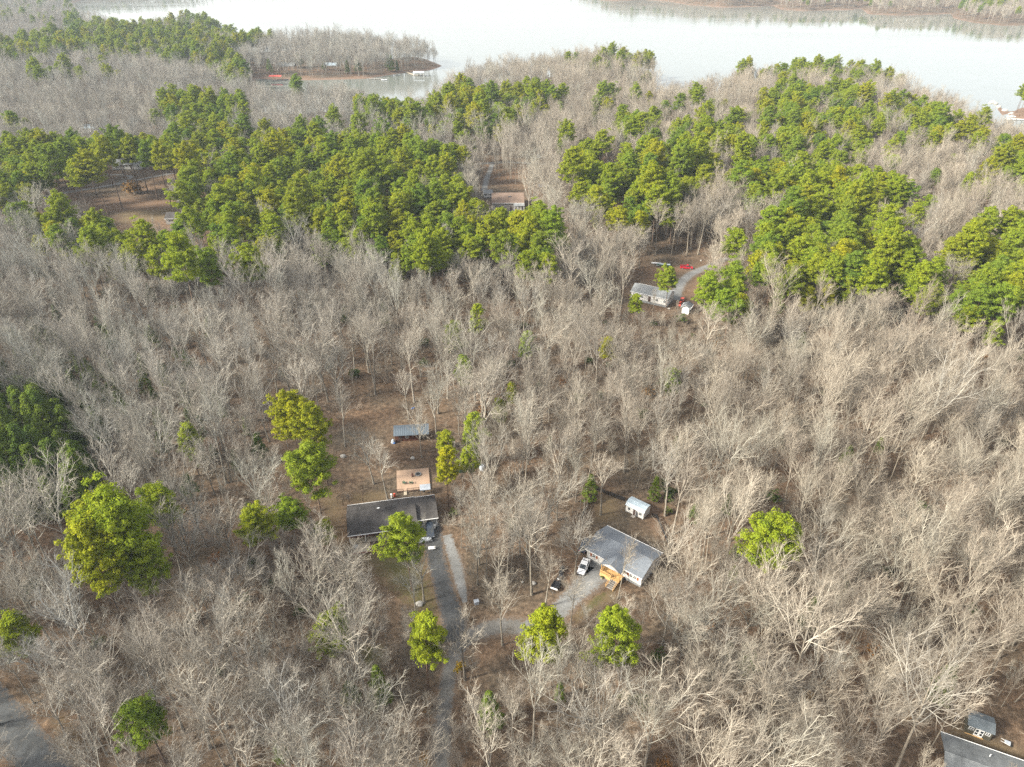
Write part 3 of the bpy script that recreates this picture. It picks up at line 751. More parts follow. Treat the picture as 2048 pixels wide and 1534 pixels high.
# bare trees that stand singly in the yards and over the drives (base pixel, prototype, scale, label tail)
YARD_TREES = [
    (748, 968, 2, .95, "spreading bare tree behind the dark-roofed house, left of the deck"), (776, 1000, 3, .92, "slim bare tree between the deck and the dark-roofed house"), (690, 893, 1, .85, "straight bare tree in the brown yard beside the pine pair"),
    (843, 915, 4, .9, "bare tree standing in front of the metal-roofed shed's open end"), (873, 876, 0, .85, "pale bare tree behind the right end of the metal-roofed shed"), (818, 838, 3, .8, "thin bare tree above the metal-roofed shed"),
    (1201, 1030, 3, 1.0, "tall bare tree inside the black fence left of the small shed"), (1330, 1032, 1, 1.0, "tall pale bare tree outside the fence right of the small shed"), (1345, 1068, 6, .95, "forked pale bare tree by the fence corner beside the small shed"),
    (1236, 1196, 5, .8, "slim bare tree rising in front of the white house's porch"), (1150, 1150, 2, .9, "bare tree beside the white car"), (1140, 1262, 3, .72, "bare tree at the edge of the white house's gravel drive"),
    (848, 1205, 2, .98, "broad bare tree on the lawn beside the asphalt drive"), (832, 1228, 7, .8, "bare tree with a pale stone at its foot by the asphalt drive"), (955, 1170, 3, .85, "bare tree on the leaf strip beside the asphalt drive"), (1005, 1290, 0, .92, "pale bare tree standing in the loop of the gravel lane"),
    (930, 1360, 7, .98, "twisted bare tree at the fork of the gravel lane"), (940, 1365, 8, .5, "thin sapling at the fork of the gravel lane"), (1090, 1215, 3, .8, "bare tree on the leaf slope above the gravel drive"), (1055, 1140, 1, .9, "bare tree between the asphalt drive and the parked trailer"),
    (1300, 1230, 4, .8, "bare tree below the white house's right corner"), (1012, 1170, 5, .85, "slender bare tree on the leaf slope between the two houses"), (960, 1100, 2, .85, "bare tree beside the gravel strip near the dark car"),
]
for px, py, pr, s, lab in YARD_TREES:
    p = G(px, py)
    TREES.append(('bare', p[0], p[1], hz(p[0], p[1]), pr, s, rng.uniform(0, 6.28), lab))
# dark young evergreens: the thicket at the left edge and strays in the woods
CONE_MASS = [([(0, 800), (50, 790), (110, 830), (170, 870), (190, 950), (140, 1000), (40, 1010), (0, 990)], 4.0), ([(0, 690), (90, 640), (180, 700), (260, 800), (200, 880), (120, 850), (0, 830)], 4.8), ([(140, 980), (190, 960), (200, 1040), (150, 1050)], 6), ([(160, 640), (300, 660), (540, 830), (500, 930), (220, 880)], 9.5), ([(0, 640), (160, 600), (160, 700), (0, 720)], 9)]
cone_xy = []
for poly, step in CONE_MASS:
    wp = np.array([G(x, y, 6)[:2] for x, y in poly])
    lo, hi = wp.min(0), wp.max(0)
    gx, gy = np.meshgrid(np.arange(lo[0], hi[0], step), np.arange(lo[1], hi[1], step))
    q = np.stack([gx.ravel(), gy.ravel()], 1) + rng.uniform(-.45, .45, (gx.size, 2)) * step
    cone_xy.append(q[in_poly(q, wp)])
STRAY = [(300, 590), (430, 800), (425, 680), (410, 790), (520, 905), (620, 600), (820, 870), (770, 640), (690, 630), (1390, 1030), (1310, 985), (1455, 1010), (1690, 930), (1470, 1140), (1690, 1160), (1460, 1290), (1120, 1380), (760, 1390), (560, 1500), (1560, 880),
         (1180, 985), (690, 905), (380, 980), (230, 980), (470, 920), (1100, 880), (1880, 1385), (1500, 1330), (1620, 1240), (200, 660), (560, 740), (1350, 900), (980, 1440), (350, 700), (560, 630), (1760, 890), (1600, 700), (900, 480), (700, 1390)]
cone_xy = np.concatenate(cone_xy + [np.array([G(x, y, 3)[:2] for x, y in STRAY]), np.array([G(x, y, -1)[:2] for x, y in [(648, 134), (695, 138), (716, 139), (783, 133), (794, 132), (776, 128), (540, 140), (600, 132), (372, 185), (330, 165), (1165, 140), (1240, 145)]])])
thick = PX(np.concatenate([cone_xy, np.full((len(cone_xy), 1), 5.0)], 1))
for (x, y), t_ in zip(cone_xy, thick):
    if hit_poly(t_[None], KEEP_CLEAR)[0]: continue
    big = in_poly(t_[None], CONE_MASS[0][0])[0] or in_poly(t_[None], CONE_MASS[2][0])[0]
    TREES.append(('cone', x, y, hz(x, y), int(rng.integers(0, 4)), rng.uniform(1.15, 1.7) if big or y > 500 else rng.uniform(.45, 1.05), rng.uniform(0, 6.28), None))
print("trees", len(TREES), {k: sum(t[0] == k for t in TREES) for k in ('bare', 'pine', 'cone')})
# ------------------------------------------------------------------ plant them: the 300 of each kind that show largest are things, the rest is one mass per kind
LANDMARKS = [("the dark-roofed house", 780, 1045), ("the grey-roofed white house", 1250, 1110), ("the small white shed", 1275, 1015), ("the metal-roofed shed", 825, 870), ("the big yellow-green pine clump", 240, 1105),
    ("the dark young pine thicket", 80, 930), ("the lone bright pine in the bare woods", 1546, 1085), ("the asphalt drive", 885, 1185), ("the gravel lane's fork", 930, 1310), ("the bright pine below the white house", 1232, 1280),
    ("the narrow pine by the road", 290, 1450), ("the asphalt road", 60, 1450), ("the garden shed with white doors", 1955, 1450), ("the far white house", 1295, 585), ("the pine below the lawn", 671, 1262),
    ("the brown-roofed house", 1015, 390), ("the far road and field", 230, 390), ("the red pickup", 1372, 530), ("the pale blue shed", 1830, 454), ("the cove", 780, 180), ("the rocky red bank", 2010, 225), ("the wooden deck", 825, 960),
    ("the lone dark pine", 502, 1065), ("the parked trailer", 1115, 1155), ("the lake point with the white cottage", 1200, 150), ("the lone small pine above the shed", 932, 757), ("the small bright pine in the bare woods", 1346, 762),
    ("the wide pine at the pine mass's edge", 370, 545), ("the yellowish pine at the pine mass's edge", 508, 545)]
LM = np.array([(a, b) for _, a, b in LANDMARKS], float)
ORD = ["nearest", "second", "third", "fourth", "fifth", "sixth", "seventh", "eighth", "ninth", "tenth", "eleventh", "twelfth", "thirteenth", "fourteenth", "fifteenth", "sixteenth", "seventeenth", "eighteenth", "nineteenth", "twentieth"]
ORD += ["twenty-" + w for w in ["first", "second", "third", "fourth", "fifth", "sixth", "seventh", "eighth", "ninth"]] + ["thirtieth"] + ["thirty-" + w for w in ["first", "second", "third", "fourth", "fifth", "sixth", "seventh", "eighth", "ninth"]] + ["fortieth"]
for _t in ("forty", "fifty", "sixty"): ORD += [_t + "-" + w for w in ["first", "second", "third", "fourth", "fifth", "sixth", "seventh", "eighth", "ninth"]] + [{"forty": "fiftieth", "fifty": "sixtieth", "sixty": "seventieth"}[_t]]

def side_words(dx, dy):
    a = math.degrees(math.atan2(-dy, dx)) % 360
    return ["right", "upper right", "lake", "upper left", "left", "lower left", "near", "lower right"][int((a + 22.5) // 45) % 8]

def plant(kind, protos, group, what, limit, mass_name, mass_label, mass_cat, obj_name, cat):
    T = [t for t in TREES if t[0] == kind]
    P = np.array([(t[1], t[2], t[3]) for t in T])
    Hh = np.array([protos[t[4]][4] * t[5] for t in T])
    c = PX(P + np.stack([0 * Hh, 0 * Hh, Hh * .7], 1))
    dist = np.linalg.norm(P - np.array([0, 0, CAM_H]), axis=1)
    size = Hh / dist
    inside = (c[:, 0] > 5) & (c[:, 0] < 2043) & (c[:, 1] > 5) & (c[:, 1] < 1530)
    named = np.array([t[7] is not None for t in T])
    order = np.argsort(-(size + 10 * named + 5 * inside))
    things = [i for i in order if inside[i] or named[i]][:limit]
    rest = sorted(set(range(len(T))) - set(things))
    buckets = {}
    for i in things:
        if T[i][7]: continue
        d = np.hypot(LM[:, 0] - c[i, 0], (LM[:, 1] - c[i, 1]) * 1.2); k = int(np.argmin(d))
        buckets.setdefault((k, side_words(c[i, 0] - LM[k, 0], c[i, 1] - LM[k, 1])), []).append((d[k], i))
    lab = {}
    for (k, sw), lst in buckets.items():
        for n, (_, i) in enumerate(sorted(lst)):
            lab[i] = f"{ORD[min(n, len(ORD) - 1)]} {what} from {LANDMARKS[k][0]}, {sw} side"
    for i in things:
        _, x, y, z, pr, s, r, tail = T[i]
        o = empty(obj_name, (x, y, z - .05), r, label=tail or lab[i], cat=cat, group=group)
        o.scale = (s, s, s * (1 + .12 * math.sin(i * 7.3)))
        link("trunk", protos[pr][0], o); link("crown", protos[pr][1], o)
    if rest:
        scatter(mass_name, [q[2] for q in protos], P[rest] - np.array([0, 0, .05]), [T[i][4] for i in rest], [T[i][6] for i in rest], [T[i][5] for i in rest], label=mass_label, cat=mass_cat)

plant('bare', BARE, "bare trees in the near woods", "bare pale tree", 300, "far_bare_woodland", "mass of leafless grey hardwoods stretching back to the lake", "woodland", "bare_tree", "bare tree")
plant('pine', PINE, "yellow-green pines of the woods", "green pine", 300, "far_pine_woodland", "mass of smaller pines among the far hardwoods", "pine woodland", "pine_tree", "pine tree")
plant('cone', CONE, "dark young evergreens in the woods", "dark young evergreen", 300, "young_evergreen_thicket", "dark young evergreens", "evergreens", "young_evergreen", "evergreen tree")

# underbrush: leafless shrubs, saplings, a few holly bushes
U = np.concatenate([jitter_grid(42, 330, 3.5)])
zb = np.zeros(len(U)); bpx = PX(np.concatenate([U, zb[:, None]], 1))
okb = ~hit_poly(bpx, CLEARING) & ~hit_poly(bpx, KEEP_CLEAR) & (rng.random(len(U)) < .62) & (bpx[:, 0] > -30) & (bpx[:, 0] < 2080) & (bpx[:, 1] < 1545)
U = U[okb]
kind_ = rng.choice(8, len(U), p=[.26, .22, .16, .03, .02, .11, .11, .09])
scatter("underbrush", SHRUB + [BARE[8][2], BARE[9][2], BARE[10][2]], np.concatenate([U, np.zeros((len(U), 1))], 1), kind_, rng.uniform(0, 6.28, len(U)), np.where(kind_ > 4, rng.uniform(.28, .58, len(U)), rng.uniform(.6, 1.5, len(U))), label="leafless brush and saplings covering the forest floor", cat="underbrush")
# ------------------------------------------------------------------ drives and roads
M_ASPHALT = noisy_mat("worn_asphalt", (0.040, 0.042, 0.046), (0.085, 0.086, 0.088), 1.2, 0.9, 0.3, 0.2)
M_ROAD = noisy_mat("road_asphalt", (0.060, 0.064, 0.068), (0.105, 0.108, 0.110), 0.8, 0.9, 0.3, 0.2)
def gravel_mat(name, c1, c2, scale, reach):
    """Gravel with leaves blown over it, thickest along the edges."""
    m, nt, b = new_mat(name, .95, .2)
    n = tex_noise(nt, scale, 6, .75); r = ramp(nt, n.outputs[0], [(.3, c1), (.7, c2)])
    rut = tex_noise(nt, .25, 4, .6); r2 = ramp(nt, rut.outputs[0], [(.35, (.78, .77, .75)), (.65, (1.1, 1.1, 1.1))])
    c = mixc(nt, r.outputs[0], r2.outputs[0], 1, 'MULTIPLY')
    at = nt.nodes.new('ShaderNodeAttribute'); at.attribute_name = "edge"
    nn = tex_noise(nt, 1.4, 6, .75)
    ad = nt.nodes.new('ShaderNodeMath'); ad.operation = 'MULTIPLY_ADD'; ad.inputs[1].default_value = reach
    nt.links.new(at.outputs['Fac'], ad.inputs[0]); nt.links.new(nn.outputs[0], ad.inputs[2])
    f = ramp(nt, ad.outputs[0], [(.60, (0, 0, 0)), (.78, (1, 1, 1))])
    l = tex_noise(nt, 3, 5, .7); lr = ramp(nt, l.outputs[0], [(.3, (.060, .044, .032)), (.7, (.165, .122, .088))])
    nt.links.new(mixc(nt, c, lr.outputs[0], f.outputs[0]), b.inputs['Base Color'])
    bump(nt, b, n.outputs[0], .6)
    return m
M_GRAVEL = gravel_mat("pale_gravel", (0.095, 0.097, 0.097), (0.235, 0.238, 0.236), 3.0, .42)
M_LANE = gravel_mat("lane_gravel", (0.070, 0.068, 0.063), (0.165, 0.160, 0.152), 1.6, .42)
M_ASPHALT = gravel_mat("worn_asphalt", (0.036, 0.039, 0.043), (0.080, 0.083, 0.086), 1.2, .26)
M_ROAD = gravel_mat("road_asphalt", (0.045, 0.049, 0.053), (0.085, 0.09, 0.094), .8, .22)

def catmull(P, n=10):
    P = np.asarray(P, float); Q = np.concatenate([[2 * P[0] - P[1]], P, [2 * P[-1] - P[-2]]]); out = []
    for i in range(1, len(Q) - 2):
        for t in np.linspace(0, 1, n, endpoint=False):
            a, b, c, d = Q[i - 1], Q[i], Q[i + 1], Q[i + 2]
            out.append(.5 * (2 * b + (c - a) * t + (2 * a - 5 * b + 4 * c - d) * t * t + (3 * b - a - 3 * c + d) * t ** 3))
    return np.array(out + [P[-1]])

def ribbon(name, pts, mat, lift, label, cat, rough_edge=0.35, world=False):
    W = np.array([(*(p[:2] if world else G(p[0], p[1])[:2]), p[2]) for p in pts])
    C = catmull(W, 40)
    d = norm(np.gradient(C[:, :2], axis=0)); nrm = np.stack([-d[:, 1], d[:, 0]], 1)
    r = np.random.default_rng(len(name) * 7 + len(pts))
    V = []
    ks = np.linspace(-1, 1, 7)
    ar = np.cumsum(np.r_[0, np.hypot(*np.diff(C[:, :2], axis=0).T)])
    wv = lambda: sum(np.sin(ar * f + r.uniform(0, 6.28)) * a_ for f, a_ in ((.45, .7), (1.1, .5), (2.3, .35), (5.1, .25))) * rough_edge + r.normal(0, rough_edge * .12, len(C))
    eL, eR = wv(), wv()
    for k in ks:
        off = k * C[:, 2] / 2 + (eL * (k == -1) + eR * (k == 1))
        V.append(C[:, :2] + nrm * off[:, None])
    V = np.stack(V, 1).reshape(-1, 2)
    z = terrain(V) + lift
    i = np.arange(len(V)).reshape(len(C), 7)
    Fq = np.stack([i[:-1, :-1], i[:-1, 1:], i[1:, 1:], i[1:, :-1]], -1).reshape(-1, 4)
    me = mesh_from(name, np.concatenate([V, z[:, None]], 1), Fq, [mat])
    ea = me.attributes.new('edge', 'FLOAT', 'POINT'); ea.data.foreach_set('value', np.tile(np.abs(ks) ** 2.2, len(C)).astype(np.float32))
    bm_ = bmesh.new(); bm_.from_mesh(me); bmesh.ops.recalc_face_normals(bm_, faces=bm_.faces)
    if sum(f.normal.z for f in bm_.faces) < 0: bmesh.ops.reverse_faces(bm_, faces=bm_.faces)
    bm_.to_mesh(me); bm_.free()
    return tag(link(name, me), label, cat, kind="structure")

ribbon("gravel_strip", [(893, 1070, 3.0), (901, 1092, 3.2), (912, 1130, 3.6), (921, 1165, 3.2), (930, 1205, 1.6)], M_GRAVEL, 0.010, "pale gravel strip along the asphalt drive", "gravel strip")
ribbon("asphalt_drive", [(862, 1040, 4.2), (866, 1070, 4.6), (874, 1124, 4.4), (891, 1189, 4.6), (908, 1245, 5.4), (907, 1284, 4.6)], M_ASPHALT, 0.026, "dark asphalt drive leading to the dark-roofed house", "driveway", 0.08)
ribbon("gravel_lane", [(884, 1600, 4.6), (884, 1500, 4.4), (888, 1420, 4.2), (900, 1340, 4.0), (922, 1288, 4.6), (962, 1262, 5.2), (1010, 1252, 5.4), (1062, 1258, 5.2)], M_LANE, 0.018, "grey gravel lane curving between the trees to both houses", "lane")
ribbon("gravel_drive", [(1048, 1258, 4.8), (1085, 1246, 5.4), (1118, 1222, 5.4), (1148, 1190, 6.0), (1180, 1160, 7.5), (1200, 1135, 8.0), (1172, 1118, 6.5)], M_GRAVEL, 0.030, "pale gravel drive in front of the white house", "driveway")
e0, e1 = G(0, 1355)[:2], G(130, 1500)[:2]
rd = (e1 - e0) / np.linalg.norm(e1 - e0); rn = np.array([rd[1], -rd[0]]); rn = rn if rn[0] < 0 else -rn
ribbon("asphalt_road", [(*(e0 + rd * s + rn * 3.6), 6.6) for s in (-120, -60, -20, 10, 40, 90)], M_ROAD, 0.02, "grey asphalt road crossing the bottom corner", "road", 0.05, True)
ribbon("far_road", [(20, 412, 4.0), (105, 389, 4.0), (170, 378, 4.0), (235, 367, 4.0), (300, 353, 4.0), (350, 344, 4.0)], M_GRAVEL, 0.08, "pale road behind the brown field", "road", 0.1)
ribbon("far_drive", [(225, 368, 3.0), (250, 360, 3.0), (262, 352, 3.0), (235, 348, 3.0), (205, 350, 3.0)], M_GRAVEL, 0.12, "sandy drive looping off the far road", "driveway", 0.1)
ribbon("woods_road", [(900, 338, 5.0), (965, 331, 5.0), (1010, 329, 5.0), (1060, 331, 5.0), (1120, 337, 5.0)], M_GRAVEL, 0.08, "pale road passing behind the brown-roofed house", "road", 0.1)
ribbon("woods_drive", [(985, 332, 4.0), (980, 345, 4.0), (973, 362, 4.5), (968, 385, 4.5)], M_GRAVEL, 0.12, "pale drive running down to the brown-roofed house", "driveway", 0.1)
ribbon("far_gravel_drive", [(1352, 600, 5.0), (1357, 575, 5.5), (1375, 553, 5.5), (1400, 540, 5.0), (1428, 528, 4.5), (1455, 516, 4.0)], M_GRAVEL, 0.03, "pale gravel drive beside the far white house", "driveway", 0.3)

# ------------------------------------------------------------------ building helpers (local frame: x along the front, y back, z up)
def box(name, parent, mat, x, y, z, bev=0.0):
    bm_ = bmesh.new()
    bmesh.ops.create_cube(bm_, size=1)
    for v in bm_.verts:
        v.co = ((x[0] + x[1]) / 2 + v.co.x * (x[1] - x[0]), (y[0] + y[1]) / 2 + v.co.y * (y[1] - y[0]), (z[0] + z[1]) / 2 + v.co.z * (z[1] - z[0]))
    if bev: bmesh.ops.bevel(bm_, geom=bm_.edges[:], offset=bev, segments=2, affect='EDGES')
    me = bpy.data.meshes.new(name); bm_.to_mesh(me); bm_.free(); me.materials.append(mat)
    return link(name, me, parent)

def prism(name, parent, mat, prof, x0, x1, axis='x'):
    """Profile of (a, z) points extruded from x0 to x1 along an axis."""
    f = (lambda a, z, t: (t, a, z)) if axis == 'x' else (lambda a, z, t: (a, t, z))
    n = len(prof)
    V = [f(a, z, t) for t in (x0, x1) for a, z in prof]
    Fc = [list(range(n)), list(range(2 * n - 1, n - 1, -1))] + [[i, i + n, (i + 1) % n + n, (i + 1) % n] for i in range(n)]
    me = mesh_from(name, V, Fc, [mat])
    bm_ = bmesh.new(); bm_.from_mesh(me); bmesh.ops.recalc_face_normals(bm_, faces=bm_.faces); bm_.to_mesh(me); bm_.free()
    return link(name, me, parent)

def cyl(name, parent, mat, r, z0, z1, x=0, y=0, n=14, r2=None, rot=None):
    bm_ = bmesh.new()
    bmesh.ops.create_cone(bm_, cap_ends=True, segments=n, radius1=r, radius2=r if r2 is None else r2, depth=z1 - z0)
    M = Matrix.Translation((x, y, (z0 + z1) / 2))
    if rot is not None: M = Matrix.Translation((x, y, (z0 + z1) / 2)) @ rot
    bmesh.ops.transform(bm_, matrix=M, verts=bm_.verts)
    me = bpy.data.meshes.new(name); bm_.to_mesh(me); bm_.free(); me.materials.append(mat)
    return link(name, me, parent)

def bars(name, parent, mat, segs, r=0.04, k=5):
    """Several thin bars of one part: list of ((x,y,z),(x,y,z))."""
    P = np.array(segs, float)
    v, f = tubes(P, np.full(P.shape[:2], r), k)
    return link(name, mesh_from(name, v, f, [mat]), parent)

def blob(name, parent, mat, r, loc, sc=(1, 1, 1), seed=0, sub=2, amp=.18):
    bm_ = bmesh.new(); bmesh.ops.create_icosphere(bm_, subdivisions=sub, radius=r)
    q = np.random.default_rng(seed)
    ph = q.uniform(0, 6.28, 6)
    for v in bm_.verts:
        c = v.co.normalized()
        k = 1 + amp * (math.sin(3 * c.x + ph[0]) + math.sin(4 * c.y + ph[1]) + math.sin(3.5 * c.z + ph[2])) / 2 + q.normal(0, amp * .15)
        v.co = Vector((v.co.x * k * sc[0], v.co.y * k * sc[1], v.co.z * k * sc[2])) + Vector(loc)
    me = bpy.data.meshes.new(name); bm_.to_mesh(me); bm_.free(); me.materials.append(mat)
    return link(name, me, parent)

def shingle_mat(name, c1, c2, stain=0.35):
    m, nt, b = new_mat(name, 0.9, 0.2)
    tc = nt.nodes.new('ShaderNodeTexCoord'); br = nt.nodes.new('ShaderNodeTexBrick')
    br.inputs['Scale'].default_value = 1.0; br.inputs['Brick Width'].default_value = .5; br.inputs['Row Height'].default_value = .22; br.inputs['Mortar Size'].default_value = .012
    br.inputs['Color1'].default_value = (*c1, 1); br.inputs['Color2'].default_value = (*c2, 1); br.inputs['Mortar'].default_value = (*[x * .55 for x in c1], 1)
    nt.links.new(tc.outputs['Object'], br.inputs['Vector'])
    n = tex_noise(nt, .5, 5, .65, stretch=(1, .35, 1)); r = ramp(nt, n.outputs[0], [(.32, (1 - stain,) * 3), (.62, (1.08,) * 3)])
    nt.links.new(mixc(nt, br.outputs[0], r.outputs[0], 1, 'MULTIPLY'), b.inputs['Base Color'])
    bump(nt, b, br.outputs['Fac'], .3, .02)
    return m

def siding_mat(name, col, pitch=.2, dirt=.18):
    m, nt, b = new_mat(name, .6, .3)
    tc = nt.nodes.new('ShaderNodeTexCoord'); w = nt.nodes.new('ShaderNodeTexWave'); w.wave_profile = 'SAW'; w.bands_direction = 'Z'
    w.inputs['Scale'].default_value = 1 / pitch / 3.14159 / 2 * 3.14; w.inputs['Distortion'].default_value = 0
    nt.links.new(tc.outputs['Object'], w.inputs['Vector'])
    n = tex_noise(nt, .8, 5); r = ramp(nt, n.outputs[0], [(.3, (1 - dirt,) * 3), (.65, (1, 1, 1))])
    nt.links.new(mixc(nt, col, r.outputs[0], 1, 'MULTIPLY'), b.inputs['Base Color'])
    bump(nt, b, w.outputs[0], .4, .02)
    return m

M_ROOF_DK = shingle_mat("dark_shingles", (0.060, 0.056, 0.055), (0.085, 0.078, 0.074), .45)
M_ROOF_GR = shingle_mat("blue_grey_shingles", (0.135, 0.152, 0.175), (0.165, 0.183, 0.207), .1)
M_ROOF_BR = shingle_mat("brown_shingles", (0.15, 0.108, 0.084), (0.19, 0.138, 0.108), .2)
M_ROOF_SH = shingle_mat("slate_grey_shingles", (0.105, 0.125, 0.14), (0.135, 0.155, 0.17), .2)
M_ROOF_G3 = shingle_mat("mid_grey_shingles", (0.12, 0.13, 0.137), (0.16, 0.17, 0.176), .3)
M_ROOF_G2 = shingle_mat("weathered_grey_shingles", (0.17, 0.18, 0.185), (0.22, 0.23, 0.235), .25)
M_METAL = noisy_mat("blue_grey_metal_roof", (0.060, 0.080, 0.100), (0.10, 0.125, 0.15), 1.0, .5, .5, .15, (4, .4, 1))
M_METAL_L = noisy_mat("light_metal_roof", (0.27, 0.335, 0.385), (0.35, 0.42, 0.47), .7, .45, .5, .1, (4, .4, 1))
M_WHITE = siding_mat("white_siding", (0.66, 0.65, 0.63))
M_WHITE2 = siding_mat("white_siding_weathered", (0.66, 0.655, 0.64), .22, .3)
M_BRICK = noisy_mat("red_brown_brick", (0.10, 0.042, 0.032), (0.17, 0.075, 0.055), 4.0, .9, .2, .3)
M_RED_WD = noisy_mat("red_brown_boards", (0.090, 0.038, 0.028), (0.15, 0.070, 0.05), 1.5, .85, .2, .3, (1, 1, 4))
M_TRIM = noisy_mat("white_trim", (0.66, 0.66, 0.65), (0.78, 0.78, 0.77), 1.0, .6)
M_FOUND = noisy_mat("grey_block", (0.17, 0.18, 0.19), (0.27, 0.28, 0.285), 2.0, .9, .2, .3)
M_DECK = noisy_mat("tan_deck_boards", (0.27, 0.185, 0.13), (0.35, 0.25, 0.18), .8, .8, .2, .2, (.6, 5, 1))
M_PINEWD = noisy_mat("new_pine_lumber", (0.46, 0.27, 0.10), (0.62, 0.40, 0.18), 1.2, .75, .2, .2, (1, 1, 3))
M_GREYWD = noisy_mat("weathered_grey_wood", (0.20, 0.185, 0.165), (0.34, 0.315, 0.285), 1.5, .9, .2, .2)
M_DARKWD = noisy_mat("dark_brown_wood", (0.055, 0.034, 0.027), (0.095, 0.06, 0.047), 2.0, .85)
M_SHUT = noisy_mat("red_brown_shutter", (0.23, 0.075, 0.035), (0.31, 0.11, 0.05), 3.0, .6)
M_BLACK = noisy_mat("black_paint", (0.012, 0.012, 0.013), (0.022, 0.022, 0.024), 2.0, .55)
M_RUBBER = noisy_mat("black_rubber", (0.012, 0.012, 0.012), (0.022, 0.022, 0.022), 4.0, .9)
M_STEEL = noisy_mat("galvanised_steel", (0.42, 0.43, 0.44), (0.55, 0.56, 0.57), 2.0, .4, .5, 0, None, .6)
M_TAN = noisy_mat("tan_concrete", (0.34, 0.29, 0.215), (0.44, 0.385, 0.30), 1.5, .9, .2, .2)
M_ROCK = noisy_mat("pale_rock", (0.24, 0.23, 0.21), (0.42, 0.405, 0.375), 2.0, .9, .2, .5)
M_OLIVE = siding_mat("dark_olive_siding", (0.085, 0.080, 0.062), .2, .25)
M_GLASS, _nt, _b = new_mat("window_glass", .06, .5); _b.inputs['Base Color'].default_value = (0.03, 0.037, 0.045, 1)
def paint(name, col, rough=.3):
    m, nt, b = new_mat(name, rough, .5)
    n = tex_noise(nt, 1.5, 4); r = ramp(nt, n.outputs[0], [(.3, tuple(x * .88 for x in col)), (.7, col)])
    nt.links.new(r.outputs[0], b.inputs['Base Color']); b.inputs['Coat Weight'].default_value = .4
    return m
M_CARWHITE, M_CARBLUE, M_CARBLACK, M_CARRED, M_SILVER = paint("white_car_paint", (.78, .78, .78)), paint("dark_blue_car_paint", (.025, .045, .075)), paint("blue_black_car_paint", (.018, .026, .040)), paint("red_car_paint", (.42, .012, .025)), paint("silver_paint", (.5, .51, .52))
M_ORANGE, M_GREEN, M_BLUE, M_TARP, M_REDCLOTH, M_YELLOW = paint("orange_red_paint", (.55, .06, .025), .5), paint("green_plastic", (.03, .10, .06), .5), paint("blue_plastic", (.06, .16, .42), .5), noisy_mat("grey_blue_tarp", (.24, .27, .31), (.40, .43, .47), 2, .6), noisy_mat("red_canvas", (.50, .075, .055), (.62, .11, .08), 2, .8), leaf_mat("yellow_leaves", [(.33, .22, .02), (.27, .19, .025)])

def window(parent, x, y, z, w, h, face='front', mull=1, mat=None):
    """A framed window: frame with its pane and bars. x = centre along the wall, y = wall plane."""
    s = {'front': -1, 'back': 1}.get(face)
    t = .09
    if s:
        f = box("window", parent, mat or M_TRIM, (x - w / 2, x + w / 2), (min(y, y + s * .05), max(y, y + s * .05)), (z - h / 2, z + h / 2))
        box("pane", f, M_GLASS, (x - w / 2 + t, x + w / 2 - t), (min(y + s * .045, y + s * .06), max(y + s * .045, y + s * .06)), (z - h / 2 + t, z + h / 2 - t))
        box("sash_bar", f, mat or M_TRIM, (x - w / 2 + t, x + w / 2 - t), (min(y + s * .05, y + s * .075), max(y + s * .05, y + s * .075)), (z - .03, z + .03))
        for k in range(mull):
            xm = x - w / 2 + w * (k + 1) / (mull + 1)
            box("sash_bar", f, mat or M_TRIM, (xm - .03, xm + .03), (min(y + s * .052, y + s * .078), max(y + s * .052, y + s * .078)), (z - h / 2 + t, z + h / 2 - t))
    else:
        s = -1 if face == 'left' else 1
        f = box("window", parent, mat or M_TRIM, (min(y, y + s * .05), max(y, y + s * .05)), (x - w / 2, x + w / 2), (z - h / 2, z + h / 2))
        box("pane", f, M_GLASS, (min(y + s * .045, y + s * .06), max(y + s * .045, y + s * .06)), (x - w / 2 + t, x + w / 2 - t), (z - h / 2 + t, z + h / 2 - t))
    return f

def gable_roof(parent, mat, x0, x1, y0, y1, eave, ridge, th=.14, trim=None, name="roof"):
    ym = (y0 + y1) / 2
    sl = (ridge - eave) / (ym - y0)
    a = prism(name, parent, mat, [(y0, eave), (ym - .004, ridge), (ym - .004, ridge + th * 1.1), (y0 - .03, eave + th)], x0, x1)
    b_ = prism(name, parent, mat, [(y1, eave), (ym + .004, ridge), (ym + .004, ridge + th * 1.1), (y1 + .03, eave + th)], x0, x1)
    prism("ridge_cap", a, mat, [(ym - .16, ridge + th * 1.1 - .16 * sl + .012), (ym, ridge + th * 1.1 + .03), (ym + .16, ridge + th * 1.1 - .16 * sl + .012), (ym, ridge + th * 1.1 + .006)], x0 + .01, x1 - .01)
    if trim:
        box("gutter", a, trim, (x0, x1), (y0 - .15, y0 - .035), (eave + .01, eave + th + .01)); box("gutter", b_, trim, (x0, x1), (y1 + .035, y1 + .15), (eave + .01, eave + th + .01))
    return a, b_

def gable_walls(parent, mat, x0, x1, y0, y1, z0, eave, ridge, name="wall", thick=None):
    """Closed wall body with gable ends, kept just under the roof."""
    ym = (y0 + y1) / 2
    return prism(name, parent, mat, [(y0, z0), (y1, z0), (y1, eave), (ym, ridge), (y0, eave)], x0, x1)

def frame_at(p, ang):
    c, s = math.cos(ang), math.sin(ang)
    return lambda x, y, z=0: (p[0] + c * x - s * y, p[1] + s * x + c * y, z)

